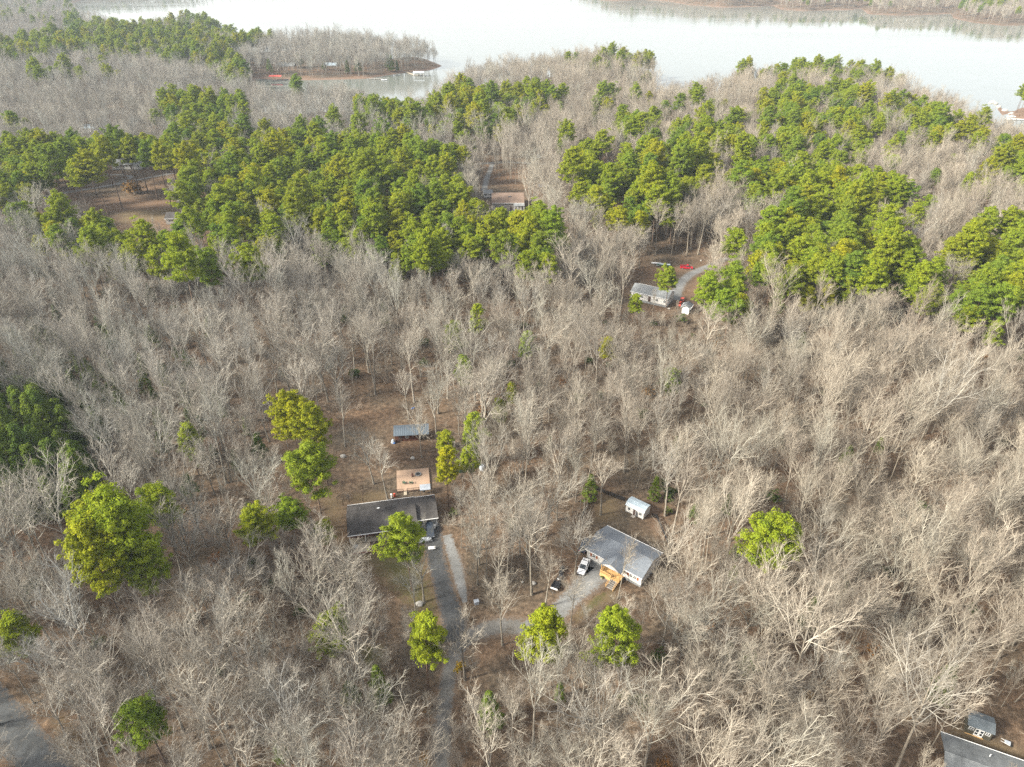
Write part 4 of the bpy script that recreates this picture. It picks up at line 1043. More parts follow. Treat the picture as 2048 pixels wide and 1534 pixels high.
# ------------------------------------------------------------------ dark-roofed house with carport
A1 = math.radians(11.3)
H1 = empty("brick_house", (-38.6, 122.0, 0), A1, label="long brick house with dark brown shingle roof and attached carport", cat="house")
prism("wall", H1, M_BRICK, [(1.9, -.1), (10.1, -.1), (10.1, 2.88), (5.4, 4.5), (1.9, 3.25)], .5, 16.2)
r1, r2 = gable_roof(H1, M_ROOF_DK, 0, 16.5, 0, 10.8, 2.7, 4.6, .14, M_TRIM)
blob("vent", r2, M_TRIM, .34, (7.6, 6.6, 4.42), (1.2, .7, .5), 3, 2, .05)
for x in (3.2, 11.5): cyl("pipe", r2, M_STEEL, .06, 4.0, 4.75, x, 7.2, 8)
for x, w in ((2.2, 1.5), (8.3, 1.0), (12.6, 1.7)): window(H1, x, 1.9, 1.55, w, 1.2)
d = box("door", H1, M_DARKWD, (6.0, 6.95), (1.84, 1.9), (.15, 2.2)); blob("handle", d, M_STEEL, .05, (6.85, 1.82, 1.1), sub=1)
d = box("door", H1, M_TRIM, (9.7, 11.4), (10.1, 10.16), (.2, 2.25)); box("pane", d, M_GLASS, (9.8, 10.5), (10.155, 10.175), (.4, 2.1))
for x in (.35, 4.0, 8.0, 12.0, 16.1): box("porch_post", H1, M_TRIM, (x - .07, x + .07), (.25, .39), (.05, 2.72))
box("porch_floor", H1, M_TAN, (.3, 16.1), (.1, 1.9), (-.1, .14))
gable_walls(H1, M_BRICK, 16.205, 16.5, 2.5, 10.1, -.1, 2.75, 4.0, "wall")
gable_roof(H1, M_ROOF_DK, 16.52, 21.6, 2.1, 10.6, 2.7, 4.2, .13, M_TRIM, "carport_roof")
box("wall", H1, M_BRICK, (16.52, 21.2), (9.7, 9.9), (-.1, 2.85)); box("wall", H1, M_BRICK, (21.0, 21.2), (6.4, 9.7), (-.1, 3.3))
for x, y in ((16.8, 2.5), (21.2, 2.5)): box("carport_post", H1, M_TRIM, (x - .08, x + .08), (y - .08, y + .08), (-.05, 2.82))
box("carport_floor", H1, M_FOUND, (16.5, 21.4), (2.2, 10.0), (-.1, .05))
PT = empty("patio", frame_at((-38.6, 122.0), A1)(1.0, -3.2), A1, label="tan concrete patio slab in front of the dark-roofed house", cat="patio")
box("slab", PT, M_TAN, (0, 3.9), (0, 2.9), (-.1, .22)); box("kerb", PT, M_BRICK, (-.15, 8.0), (-.35, -.003), (-.1, .35)); box("kerb", PT, M_BRICK, (3.95, 4.1), (0, 2.9), (-.1, .3))
box("planter_bed", PT, M_DARKWD, (4.15, 8.0), (0, 2.9), (-.1, .1))

# deck behind it, board by board
DK = empty("wooden_deck", (-29.7, 140.6, 0), math.radians(8.5), label="square tan wooden deck behind the dark-roofed house", cat="deck")
board = None
for i in range(40):
    y = .1 + i * .212
    if board is None: board = box("board", DK, M_DECK, (0, 8.5), (0, .203), (.34, .40)); board.location = (0, y, 0)
    else:
        o = board.copy(); COL.objects.link(o); o.parent = DK; o.location = (.02 * math.sin(i * 3.1), y, .003 * math.sin(i * 5.3))
for x0, x1, y0, y1 in ((0, 8.5, .0, .085), (0, 8.5, 8.6, 8.68), (-.06, -.005, 0, 8.68), (8.53, 8.6, 0, 8.68)): box("rim_joist", DK, M_DECK, (x0, x1), (y0, y1), (.05, .37))
RL = empty("deck_railing", (-29.7, 140.6, 0), math.radians(8.5), label="dark brown railing on the house side of the tan deck", cat="railing")
for x in (0, 1.6, 2.6, 4.2, 5.6): box("post", RL, M_DARKWD, (x - .06, x + .06), (-.25, -.13), (0, 1.35))
for x0, x1 in ((-1.8, 1.6), (2.6, 5.6)):
    for z in (.6, 1.25): box("rail", RL, M_DARKWD, (x0, x1), (-.22, -.16), (z, z + .08))
    for k in range(int((x1 - x0) / .3)): box("baluster", RL, M_DARKWD, (x0 + .1 + k * .3, x0 + .15 + k * .3), (-.21, -.17), (.68, 1.25))
ST = empty("deck_steps", (-29.7, 140.6, 0), math.radians(8.5), label="pale steps between the deck railings", cat="steps")
for k in range(3): box("tread", ST, M_TAN, (1.7, 2.5), (-.55 - .35 * k, -.21 - .35 * k), (0, .36 - .11 * k))
AW = empty("blue_awning", (-29.7, 140.6, 0), math.radians(8.5), label="pale blue awning panel at the corner of the deck", cat="awning")
prism("panel", AW, M_TARP, [(-2.2, 1.9), (-.1, 2.1), (-.1, 2.14), (-2.2, 1.94)], 5.9, 8.6)
for x in (6.0, 8.5):
    for y in (-2.1, -.2): box("post", AW, M_STEEL, (x - .03, x + .03), (y - .03, y + .03), (0, 1.92))

def adirondack(px, py, rot, label):
    p = G(px, py, .4)
    c = empty("garden_chair", (p[0], p[1], .40), rot, label=label, cat="chair", group="green chairs on the deck")
    prism("seat", c, M_GREEN, [(-.3, .36), (.3, .26), (.3, .30), (-.3, .40)], -.27, .27)
    for k in range(5): prism("back_slat", c, M_GREEN, [(.24, .28), (.28, .28), (.56, 1.0 + .06 * (2 - abs(k - 2))), (.52, 1.0 + .06 * (2 - abs(k - 2)))], -.27 + k * .11, -.18 + k * .11)
    for s in (-1, 1):
        box("arm", c, M_GREEN, (s * .36 - .07, s * .36 + .07), (-.36, .4), (.54, .58)); box("leg", c, M_GREEN, (s * .36 - .03, s * .36 + .03), (-.32, -.24), (0, .54)); box("leg", c, M_GREEN, (s * .36 - .03, s * .36 + .03), (.28, .36), (0, .54))
    return c
adirondack(809, 967, 2.6, "green garden chair with its back to the camera, left of two on the deck")
adirondack(822, 967, 3.3, "green garden chair facing away, right of two on the deck")
p = G(836.6, 949, .4); FP = empty("fire_pit", (p[0], p[1], .4), 0, label="round grey fire pit ring on the deck", cat="fire pit")
for k in range(12):
    a = k * math.pi / 6; o = box("ring_block", FP, M_FOUND, (-.14, .14), (-.1, .1), (0, .32), .02); o.location = (.72 * math.cos(a), .72 * math.sin(a), 0); o.rotation_euler = (0, 0, a + math.pi / 2)
cyl("ash", FP, M_BLACK, .6, .002, .08)
p = G(825, 953, .4); CH = empty("chiminea", (p[0], p[1], .4), 0, label="small rust brown chimenea beside the fire pit", cat="chiminea")
cyl("base", CH, M_DARKWD, .25, 0, .2); blob("belly", CH, M_RED_WD, .34, (0, 0, .5), (1, 1, .95), 5, 2, .02); cyl("chimney", CH, M_RED_WD, .16, .75, 1.35, r2=.11)
p = G(848, 987, 0); BQ = empty("barbecue", (p[0], p[1], 0), .2, label="black kettle barbecue under the blue awning panel", cat="barbecue")
blob("bowl", BQ, M_BLACK, .36, (0, 0, .85), (1, 1, .8), 6, 2, .02); blob("lid", BQ, M_BLACK, .34, (0, 0, .98), (1, 1, .75), 7, 2, .02)
for k in range(3): bars("leg", BQ, M_STEEL, [((.2 * math.cos(k * 2.1), .2 * math.sin(k * 2.1), .7), (.34 * math.cos(k * 2.1), .34 * math.sin(k * 2.1), 0))], .02)
p = G(789.6, 993); GC = empty("gas_cylinder", (p[0], p[1], 0), 0, label="red gas cylinder against the back wall", cat="gas cylinder")
cyl("body", GC, M_ORANGE, .27, 0, 1.0); blob("dome", GC, M_ORANGE, .26, (0, 0, 1.0), (1, 1, .5), 2, 2, 0); cyl("valve", GC, M_STEEL, .06, 1.1, 1.25)
p = G(783, 996); PL = empty("white_pillar", (p[0], p[1], 0), 0, label="short white pillar by the red gas cylinder", cat="pillar"); box("shaft", PL, M_TRIM, (-.16, .16), (-.16, .16), (0, 1.2)); box("cap", PL, M_TRIM, (-.22, .22), (-.22, .22), (1.2, 1.28))

# thin wire fence and iron arbour beside the yard
def wire_fence(name, pts, label, h=1.1, mat=None, step=2.4, rails=(.15, .6, 1.05), r=.012, solid=False, cat="fence"):
    mat = mat or M_DARKWD
    f = empty(name, (pts[0][0], pts[0][1], 0), 0, label=label, cat=cat)
    o = np.array(pts[0])
    for a, b in zip(pts[:-1], pts[1:]):
        a, b = np.array(a) - o, np.array(b) - o; L = np.linalg.norm(b - a); n = max(1, int(round(L / step)))
        for k in range(n + 1):
            q = a + (b - a) * k / n
            if k == 0 and a @ a > 0: continue
            box("post", f, mat, (q[0] - .06, q[0] + .06), (q[1] - .06, q[1] + .06), (-.1, h + .08))
        ang = math.atan2(b[1] - a[1], b[0] - a[0])
        for k in range(n):
            q0, q1 = a + (b - a) * k / n, a + (b - a) * (k + 1) / n
            for z in rails:
                bx_ = box("rail", f, mat, (.06, L / n - .06), (-.025 if solid else -r, .025 if solid else r), (z, z + (.16 if solid else 2 * r))); bx_.location = (q0[0], q0[1], 0); bx_.rotation_euler = (0, 0, ang)
            if solid:
                w = bars("wire_mesh", f, mat, [((t, 0, .05), (t, 0, h)) for t in np.arange(.12, L / n - .05, .10)], .028, 4); w.location = (q0[0], q0[1], 0); w.rotation_euler = (0, 0, ang)
    return f
gp = lambda x, y: tuple(G(x, y)[:2])
wire_fence("wire_fence", [gp(684, 967), gp(724, 964), gp(726, 1003)], "thin wire fence on posts in the brown yard behind the dark roof")
wire_fence("black_fence", [(17.1, 130.6), (21.6, 142.0)], "straight run of black board fence along the left of the shed yard", 1.25, M_BLACK, 2.4, (.2, .65, 1.1), .02, True)
wire_fence("black_fence", [(21.75, 142.1), (23.8, 140.4), (28.7, 137.3)], "black board fence running from the corner up to the small white shed", 1.25, M_BLACK, 2.4, (.2, .65, 1.1), .02, True)
wire_fence("black_fence", [(34.6, 131.6), (35.8, 131.1), (37.1, 121.0)], "black board fence turning down beside the grey-roofed white house", 1.25, M_BLACK, 2.4, (.2, .65, 1.1), .02, True)
p = G(687, 1006); AR = empty("iron_arbour", (p[0], p[1], 0), .1, label="dark iron arbour ring at the left corner of the dark roof", cat="arbour")
ring = [(1.5 * math.cos(a), .9 * math.sin(a), 2.0) for a in np.linspace(0, 2 * math.pi, 17)]
bars("hoop", AR, M_BLACK, list(zip(ring[:-1], ring[1:])), .05); bars("hoop", AR, M_BLACK, [((x * .6, y * .6, 2.35), (u * .6, v * .6, 2.35)) for (x, y, _), (u, v, _) in zip(ring[:-1], ring[1:])], .04)
for k in (0, 4, 8, 12): bars("leg", AR, M_BLACK, [((ring[k][0], ring[k][1], 0), ring[k]), (ring[k], (ring[k][0] * .6, ring[k][1] * .6, 2.35))], .04)
p = G(694, 998); BU = empty("brown_bush", (p[0], p[1], 0), 0, label="dry brown bush behind the iron arbour", cat="bush"); link("branches", SHRUB[0], BU); BU.scale = (1.1, 1.1, .9)

# ------------------------------------------------------------------ metal-roofed shed in the yard
S1 = empty("metal_roofed_shed", (-33.4, 161.9, 0), math.radians(6), label="red-brown shed with blue-grey metal roof in the brown yard", cat="shed")
box("wall", S1, M_RED_WD, (.3, 6.8), (.7, 3.6), (-.1, 2.55)); box("wall", S1, M_RED_WD, (6.8, 9.6), (3.45, 3.6), (-.1, 2.7))
prism("roof", S1, M_METAL, [(-.1, 2.45), (4.0, 3.25), (4.0, 3.33), (-.1, 2.53)], -.1, 9.9)
for k in range(1, 16): prism("roof_seam", S1, M_METAL, [(-.1, 2.532), (4.0, 3.332), (4.0, 3.372), (-.1, 2.572)], -.1 + k * .625 - .02, -.1 + k * .625 + .02)
for x in (7.0, 9.6): box("post", S1, M_DARKWD, (x - .07, x + .07), (.1, .24), (-.05, 2.52))
window(S1, 3.6, .7, 1.4, .9, .9); d = box("door", S1, M_DARKWD, (1.2, 2.2), (.64, .7), (.05, 2.1)); box("sign_board", S1, M_TRIM, (5.0, 6.2), (.62, .7), (1.75, 2.0))
p = frame_at((-33.4, 161.9), math.radians(6)); q = p(-.4, .2)
TP = empty("blue_tarp_heap", q, .3, label="pale blue tarp heap at the left end of the metal-roofed shed", cat="tarp"); blob("tarp", TP, M_TARP, .8, (0, 0, .5), (.8, .9, .8), 11, 3, .25); blob("tarp_fold", TP, M_BLUE, .4, (.25, -.55, .3), (1, .8, .8), 12, 2, .25)
q = p(7.6, 1.2); BN = empty("work_bench", q, math.radians(6), label="pale workbench under the open end of the metal-roofed shed", cat="bench")
box("top", BN, M_GREYWD, (-1.1, 1.1), (-.35, .35), (.85, .92))
for x in (-1, 1):
    for y in (-.28, .28): box("leg", BN, M_GREYWD, (x - .05, x + .05), (y - .05, y + .05), (0, .85))
def heap(name, px, py, mat, r, sc, label, cat, seed=1, sub=2, amp=.18, group=None, part="body"):
    q = G(px, py); o = empty(name, (q[0], q[1], 0), seed * .7, label=label, cat=cat, group=group); blob(part, o, mat, r, (0, 0, r * sc[2] * .6), sc, seed, sub, amp); return o
def rock(px, py, r, label, seed): q = G(px, py); o = blob("rock", None, M_ROCK, r, (0, 0, r * .35), (1.1, .9, .7), seed); o.location = (q[0], q[1], 0); tag(o, label, "rock"); return o
rock(686, 914, .75, "grey boulder at the foot of the pine beside the brown yard", 31); rock(825, 917, .6, "brown rock in the yard below the metal-roofed shed", 32); rock(712, 1096, .8, "flat pale stone below the tan patio slab", 33)
rock(838.7, 1209, .75, "pale stone at the foot of a tree beside the asphalt drive", 34); rock(1067, 1168, .55, "round white stone on the leaf slope between the houses", 35); rock(1045, 1165, .3, "small pale stone near the white one on the slope", 36)
o = heap("blue_scrap", 825.8, 817, M_BLUE, .5, (1.3, .6, .35), "bright blue scrap lying in the leaves above the metal-roofed shed", "scrap", 37)
o = heap("blue_dome_tent", 965.7, 938, M_TARP, 1.1, (1.1, 1, .9), "pale blue covered dome among the trees right of the deck", "cover", 38, 2, .08); bars("ridge_pole", o, M_BLUE, [((-1.15, 0, .2), (0, 0, 1.65)), ((0, 0, 1.65), (1.15, 0, .2))], .04)
def crate(name, px, py, w, dd, h, mat, label, cat, rot=.2, lid=None):
    q = G(px, py); o = empty(name, (q[0], q[1], 0), rot, label=label, cat=cat)
    box("body", o, mat, (-w / 2, w / 2), (-dd / 2, dd / 2), (-.05, h), .03); box("lid", o, lid or mat, (-w / 2 - .05, w / 2 + .05), (-dd / 2 - .05, dd / 2 + .05), (h + .003, h + .09), .02)
    return o
crate("pallet_box", 903, 892, 1.9, 2.2, .9, M_GREYWD, "pale grey pallet box beside the leaning pine", "box", .15); crate("green_tank", 923, 942, 1.4, 1.6, 1.2, M_GREEN, "dark green tank box at the edge of the yard", "tank", .1, M_TARP)
crate("utility_box", 953, 1207, 1.0, .8, .8, M_TARP, "grey-green utility box beside the gravel lane", "utility box", .3); crate("white_bin", 868.8, 1056, .6, .6, .9, M_TRIM, "white bin beside the carport", "bin", .1)
heap("red_cloth", 1077.5, 1221, M_REDCLOTH, .4, (1.1, .8, .3), "red cloth scrap lying above the gravel drive", "cloth", 41)
yb = G(921, 1342); YB = empty("yellow_bush", (yb[0], yb[1], 0), 0, label="yellow leafed bush at the edge of the gravel lane", cat="bush")
_g, _fm = shrub(470, 1.6, 9, True); link("foliage", _g.mesh("yellow_bush", [M_BRUSH, M_YELLOW], False, _fm), YB)
ob = G(270, 388); OB = empty("orange_bush", (ob[0], ob[1], hz(ob[0], ob[1])), 0, label="orange brown leafy bush at the edge of the far field", cat="bush")
link("foliage", SHRUB[4], OB); OB.scale = (4.2, 4.2, 3.2)
tb = G(864, 1100); TB = empty("white_table", (tb[0], tb[1], 0), .15, label="white table on the asphalt below the dark car", cat="table"); box("top", TB, M_TRIM, (-.8, .8), (-.45, .45), (.7, .76))
for x in (-.7, .7):
    for y in (-.36, .36): box("leg", TB, M_STEEL, (x - .03, x + .03), (y - .03, y + .03), (0, .7))
bt = G(826, 1087)
BT = empty("covered_boat", (bt[0], bt[1], 0), .15, label="grey covered boat half hidden below the round pine", cat="boat")
def loft(name, parent, mat, secs, closed=True, smooth=True):
    n = len(secs[0]); V = [v for s in secs for v in s]
    Fc = [[i * n + j, i * n + (j + 1) % n, (i + 1) * n + (j + 1) % n, (i + 1) * n + j] for i in range(len(secs) - 1) for j in range(n if closed else n - 1)]
    if closed: Fc += [list(range(n - 1, -1, -1)), [(len(secs) - 1) * n + j for j in range(n)]]
    me = mesh_from(name, V, Fc, [mat])
    bm_ = bmesh.new(); bm_.from_mesh(me); bmesh.ops.recalc_face_normals(bm_, faces=bm_.faces); bm_.to_mesh(me); bm_.free()
    return link(name, me, parent)
def hull(name, parent, mat, L, W, h0, h1):
    secs = []
    for t in np.linspace(0, 1, 7):
        w = W / 2 * math.sqrt(max(1 - (t - .25) ** 2 / .75 ** 2 * (t > .25), .01)); x = t * L
        secs.append([(x, -w * .5, h0 + .25 * t * t), (x, w * .5, h0 + .25 * t * t), (x, w, h1 + .2 * t * t), (x, 0, h1 + .28 + .1 * t), (x, -w, h1 + .2 * t * t)])
    return loft(name, parent, mat, secs)
hull("hull", BT, M_TRIM, 4.4, 1.6, .25, .8); hull("cover", BT, M_TARP, 4.4, 1.66, .72, .86); box("trailer_frame", BT, M_STEEL, (-.6, 4.6), (-.06, .06), (.22, .32))

# ------------------------------------------------------------------ white house with grey roof
A2 = math.radians(-37.6)
H2 = empty("white_house", (16.7, 117.4, 0), A2, label="white house with blue-grey shingle roof and pine porch", cat="house")
gable_walls(H2, M_WHITE, .35, 14.4, .45, 9.15, .75, 3.38, 4.85, "wall")
box("foundation", H2, M_FOUND, (.42, 14.33), (.52, 9.08), (-.2, .747))
r1, r2 = gable_roof(H2, M_ROOF_GR, 0, 14.76, 0, 9.6, 3.3, 5.0, .12, M_TRIM)
for x, w in ((2.2, .85), (11.85, .8), (12.75, .8)): window(H2, x, .45, 2.35, w, 1.3)
for x in (1.45, 2.95, 11.1, 13.5): box("shutter", H2, M_SHUT, (x - .22, x + .22), (.39, .447), (1.7, 3.0))
for x in (2.5, 6.0, 12.5): window(H2, x, 9.15, 2.4, .9, 1.1, 'back')
box("gable_vent", H2, M_FOUND, (14.4, 14.44), (4.55, 5.05), (3.7, 4.2)); window(H2, 7.2, 14.4, 2.3, .8, 1.0, 'right')
d = box("door", H2, M_SHUT, (7.2, 8.15), (.38, .447), (.95, 3.0)); blob("handle", d, M_STEEL, .05, (8.05, .36, 1.95), sub=1)
# porch gable
pr = (5.2, 10.3); xm = (pr[0] + pr[1]) / 2; pz, pa = 3.32, 4.62
for s, x0 in ((-1, pr[0]), (1, pr[1])):
    V = [(x0, -1.75, pz), (xm, -1.75, pa), (xm, 3.6, pa), (x0, .1, pz), (x0 - 0 * s, -1.75, pz + .1), (xm, -1.75, pa + .1), (xm, 3.6, pa + .1), (x0, .1, pz + .1)]
    me = mesh_from("porch_roof", V, [(0, 1, 2, 3), (4, 5, 6, 7), (0, 1, 5, 4), (1, 2, 6, 5), (2, 3, 7, 6), (3, 0, 4, 7)], [M_ROOF_GR]); bm_ = bmesh.new(); bm_.from_mesh(me); bmesh.ops.recalc_face_normals(bm_, faces=bm_.faces); bm_.to_mesh(me); bm_.free()
    link("porch_roof", me, H2)
prism("porch_gable", H2, M_WHITE, [(pr[0] + .25, pz + .02), (pr[1] - .25, pz + .02), (xm, pa - .12)], -1.6, -1.5, 'y')
box("porch_floor", H2, M_PINEWD, (5.3, 10.2), (-2.0, .38), (.78, .9))
for x in (5.45, 8.1, 10.05): box("porch_post", H2, M_PINEWD, (x - .07, x + .07), (-1.62, -1.48), (.9, 3.34))
for x0, x1 in ((5.45, 8.1),):
    box("porch_rail", H2, M_PINEWD, (x0, x1), (-1.98, -1.9), (1.75, 1.84)); box("porch_rail", H2, M_PINEWD, (x0, x1), (-1.97, -1.92), (1.02, 1.09))
    for k in range(17): box("baluster", H2, M_PINEWD, (x0 + .08 + k * .155, x0 + .16 + k * .155), (-1.965, -1.925), (1.09, 1.75))
box("porch_skirt", H2, M_PINEWD, (5.32, 8.1), (-1.985, -1.93), (.05, .775))
for k in range(11): box("porch_rail", H2, M_PINEWD, (5.3, 5.36), (-1.85 + k * .2, -1.79 + k * .2), (.9, 1.75))
for x in (5.45, 10.05): box("porch_rail", H2, M_PINEWD, (x - .04, x + .04), (-1.9, .35), (1.76, 1.85))
for k in range(5): box("stair_tread", H2, M_GREYWD, (8.25, 10.0), (-2.36 - .42 * k, -2.0 - .42 * k), (.70 - .17 * k, .76 - .17 * k))
for x in (8.18, 10.04): prism("stringer", H2, M_PINEWD, [(-2.0, .6), (-2.0, .9), (-4.15, .1), (-4.15, -.1)], x - .04, x + .04); 
for x in (8.18, 10.04):
    prism("handrail", H2, M_PINEWD, [(-2.0, 1.75), (-2.0, 1.84), (-4.1, 1.02), (-4.1, .93)], x - .04, x + .04); box("stair_post", H2, M_PINEWD, (x - .05, x + .05), (-4.15, -4.05), (0, 1.05))
BD = empty("back_deck", frame_at((16.7, 117.4), A2)(9.6, 9.35), A2, label="small back deck with a pale rail behind the white house", cat="deck")
box("floor", BD, M_DARKWD, (0, 3.3), (0, 2.0), (.7, .8)); box("rail", BD, M_TRIM, (0, 3.3), (1.95, 2.03), (1.7, 1.8)); box("rail", BD, M_TRIM, (-.04, .04), (0, 1.95), (1.7, 1.8)); box("rail", BD, M_TRIM, (3.26, 3.34), (0, 1.95), (1.7, 1.8))
for x in (0, 1.65, 3.3):
    for y in (.1, 1.99): box("post", BD, M_DARKWD, (x - .05, x + .05), (y - .05, y + .05), (-.1, 1.7))
q = frame_at((16.7, 117.4), A2)(6.2, -2.5); PLT = empty("flower_pot", q, 0, label="pale planter pot by the porch of the white house", cat="pot"); cyl("pot", PLT, M_TAN, .22, 0, .4, r2=.3); blob("plant", PLT, M_HOLLY, .3, (0, 0, .55), (1, 1, .8), 51, 2, .3)

# small white shed
A3 = math.atan2(130.45 - 133.7, 32.3 - 28.25)
S2 = empty("white_shed", (28.25, 133.6, 0), A3, label="small white shed with pale blue roof inside the black fence", cat="shed")
gable_walls(S2, M_WHITE, .08, 5.1, .12, 3.4, .22, 2.25, 3.0, "wall")
prof = [(-.06, 2.2), (.55, 2.85), (1.76, 3.12), (1.76, 3.2), (.5, 2.93), (-.1, 2.26)]
ra = prism("roof", S2, M_METAL_L, prof, -.06, 5.25); rb = prism("roof", S2, M_METAL_L, [(3.52 - a, z) for a, z in prof], -.06, 5.25)
for k in range(1, 11): prism("roof_seam", ra, M_METAL_L, [(.5, 2.932), (1.76, 3.202), (1.76, 3.23), (.5, 2.96)], -.06 + k * .48 - .015, -.06 + k * .48 + .015)
for x in (1.0, 4.2): window(S2, x, .12, 1.45, .65, .75, mat=M_FOUND)
d = box("door", S2, M_DARKWD, (2.2, 2.9), (.06, .117), (.25, 2.0)); o = box("door_leaf", S2, M_TRIM, (0, .7), (-.03, .03), (.25, 2.0)); o.location = (2.95, .08, 0); o.rotation_euler = (0, 0, -1.2); box("frame", d, M_TRIM, (2.1, 2.195), (.05, .117), (.2, 2.1))
for x in (.3, 2.6, 4.9):
    for y in (.3, 3.2): box("skid", S2, M_FOUND, (x - .15, x + .15), (y - .15, y + .15), (-.05, .219))
box("ramp", S2, M_GREYWD, (2.1, 3.0), (-.75, .05), (.02, .12))

# ------------------------------------------------------------------ vehicles
def car(name, loc, rot, paintm, label, cat, L=4.7, W=1.82, Ht=1.5, kind='suv'):
    c = empty(name, loc, rot, label=label, cat=cat)
    # +x is the front
    def sec(x, w, z0, z1): 
        return [(x, -w * .92, z0), (x, w * .92, z0), (x, w, z0 + .18), (x, w, z1 - .14), (x, w * .9, z1), (x, -w * .9, z1), (x, -w, z1 - .14), (x, -w, z0 + .18)]
    h = W / 2; hl = L / 2; belt = .92 if kind != 'sedan' else .86
    hoodz = belt - .02
    loft("body", c, paintm, [sec(-hl, h * .86, .36, belt - .16), sec(-hl + .12, h * .96, .28, belt + .02), sec(-hl * .5, h, .22, belt + .03), sec(hl * .3, h, .22, belt + .02), sec(hl * .55, h * .98, .22, hoodz), sec(hl - .25, h * .93, .26, hoodz - .12), sec(hl, h * .78, .36, hoodz - .3)])
    g0, g1, r0, r1_ = {'suv': (-hl + .1, hl * .46, -hl + .45, hl * .12), 'sedan': (-hl * .72, hl * .44, -hl * .38, hl * .08), 'truck': (-hl * .12, hl * .5, -hl * .04, hl * .22)}[kind]
    top = Ht
    gw, rw = h * .92, h * .78
    GV = [[(g0, -gw, belt - .02), (g0, gw, belt - .02), (r0, rw, top), (r0, -rw, top)], [(g1, -gw, belt - .02), (g1, gw, belt - .02), (r1_, rw, top), (r1_, -rw, top)]]
    V = GV[0] + GV[1]
    gl = link("cabin", mesh_from("cabin", V, [(0, 1, 2, 3), (7, 6, 5, 4), (0, 3, 7, 4), (1, 5, 6, 2), (3, 2, 6, 7), (0, 4, 5, 1)], [paintm]), c)
    def pane(nm, a, b_, c_, d_, ins=.1, out=(0, 0, .012)):
        P = np.array([a, b_, c_, d_], float); m0 = P.mean(0); Q = m0 + (P - m0) * (1 - ins); n_ = np.cross(P[1] - P[0], P[3] - P[0]); n_ /= np.linalg.norm(n_)
        if n_ @ (m0 - np.array([(g0 + g1) / 2, 0, 1.0])) < 0: n_ = -n_
        Q0, Q1 = Q - n_ * .01, Q + n_ * .014
        link(nm, mesh_from(nm, np.concatenate([Q0, Q1]), [[0, 1, 2, 3], [4, 5, 6, 7], [0, 1, 5, 4], [1, 2, 6, 5], [2, 3, 7, 6], [3, 0, 4, 7]], [M_GLASS]), c)
    pane("windshield", V[4], V[5], V[6], V[7]); pane("rear_window", V[0], V[1], V[2], V[3], .14)
    for a, b_, c_, d_ in ((V[0], V[4], V[7], V[3]), (V[1], V[5], V[6], V[2])):
        a, b_, c_, d_ = map(np.array, (a, b_, c_, d_)); 
        pane("side_window", a, (a + b_) / 2, (c_ + d_) / 2, d_, .16); pane("side_window", (a + b_) / 2, b_, c_, (c_ + d_) / 2, .16)
    if kind == 'truck':
        box("bed_floor", c, M_BLACK, (-hl + .12, g0 - .05), (-h * .8, h * .8), (belt + .031, belt + .05))
        for s in (-1, 1): box("bed_side", c, paintm, (-hl + .05, g0), (min(s * h * .82, s * h * .98), max(s * h * .82, s * h * .98)), (belt - .1, belt + .3))
        box("tailgate", c, paintm, (-hl, -hl + .08), (-h * .9, h * .9), (belt - .25, belt + .29))
    R = .34; rx = Matrix.Rotation(math.pi / 2, 4, 'X')
    for sx in (-.62, .62):
        for sy in (-1, 1):
            wv = cyl("wheel", c, M_RUBBER, R, R - .11, R + .11, sx * hl, sy * (h - .1), 18, None, rx); cyl("rim", wv, M_STEEL, R * .6, R - .02, R + .02, sx * hl, sy * (h + .015), 12, None, rx)
    for sy in (-1, 1):
        box("headlight", c, M_STEEL, (hl - .2, hl - .06), (sy * h * .66 - .16, sy * h * .66 + .16), (hoodz - .3, hoodz - .17)); box("tail_light", c, M_CARRED, (-hl - .01, -hl + .1), (sy * h * .72 - .1, sy * h * .72 + .1), (belt - .3, belt - .1))
        box("mirror", c, paintm, (g1 - .45, g1 - .25), (sy * (h + .1) - .09, sy * (h + .1) + .09), (belt, belt + .16), .02)
    box("bumper", c, M_BLACK, (hl - .1, hl + .04), (-h * .8, h * .8), (.32, .48)); box("grille", c, M_BLACK, (hl - .05, hl + .015), (-h * .4, h * .4), (.5, .62))
    return c
cdir = math.atan2(112.8 - 117.1, 15.8 - 17.6)
car("white_car", (16.3, 114.7, 0), cdir, M_CARWHITE, "white car parked on the gravel at the corner of the white house", "car", 5.0, 1.9, 1.5, 'sedan')
p = G(1166, 1094); car("blue_car", (p[0] + .4, p[1], 0), cdir + math.pi, M_CARBLUE, "dark blue car half hidden behind the white house's corner", "car", 4.7, 1.85, 1.65, 'suv')
p = G(858, 1072); car("dark_car", (p[0] + .2, p[1] + 1.3, 0), A1 - math.pi / 2, M_CARBLACK, "blue-black car parked half under the carport", "car", 4.9, 1.9, 1.75, 'suv')
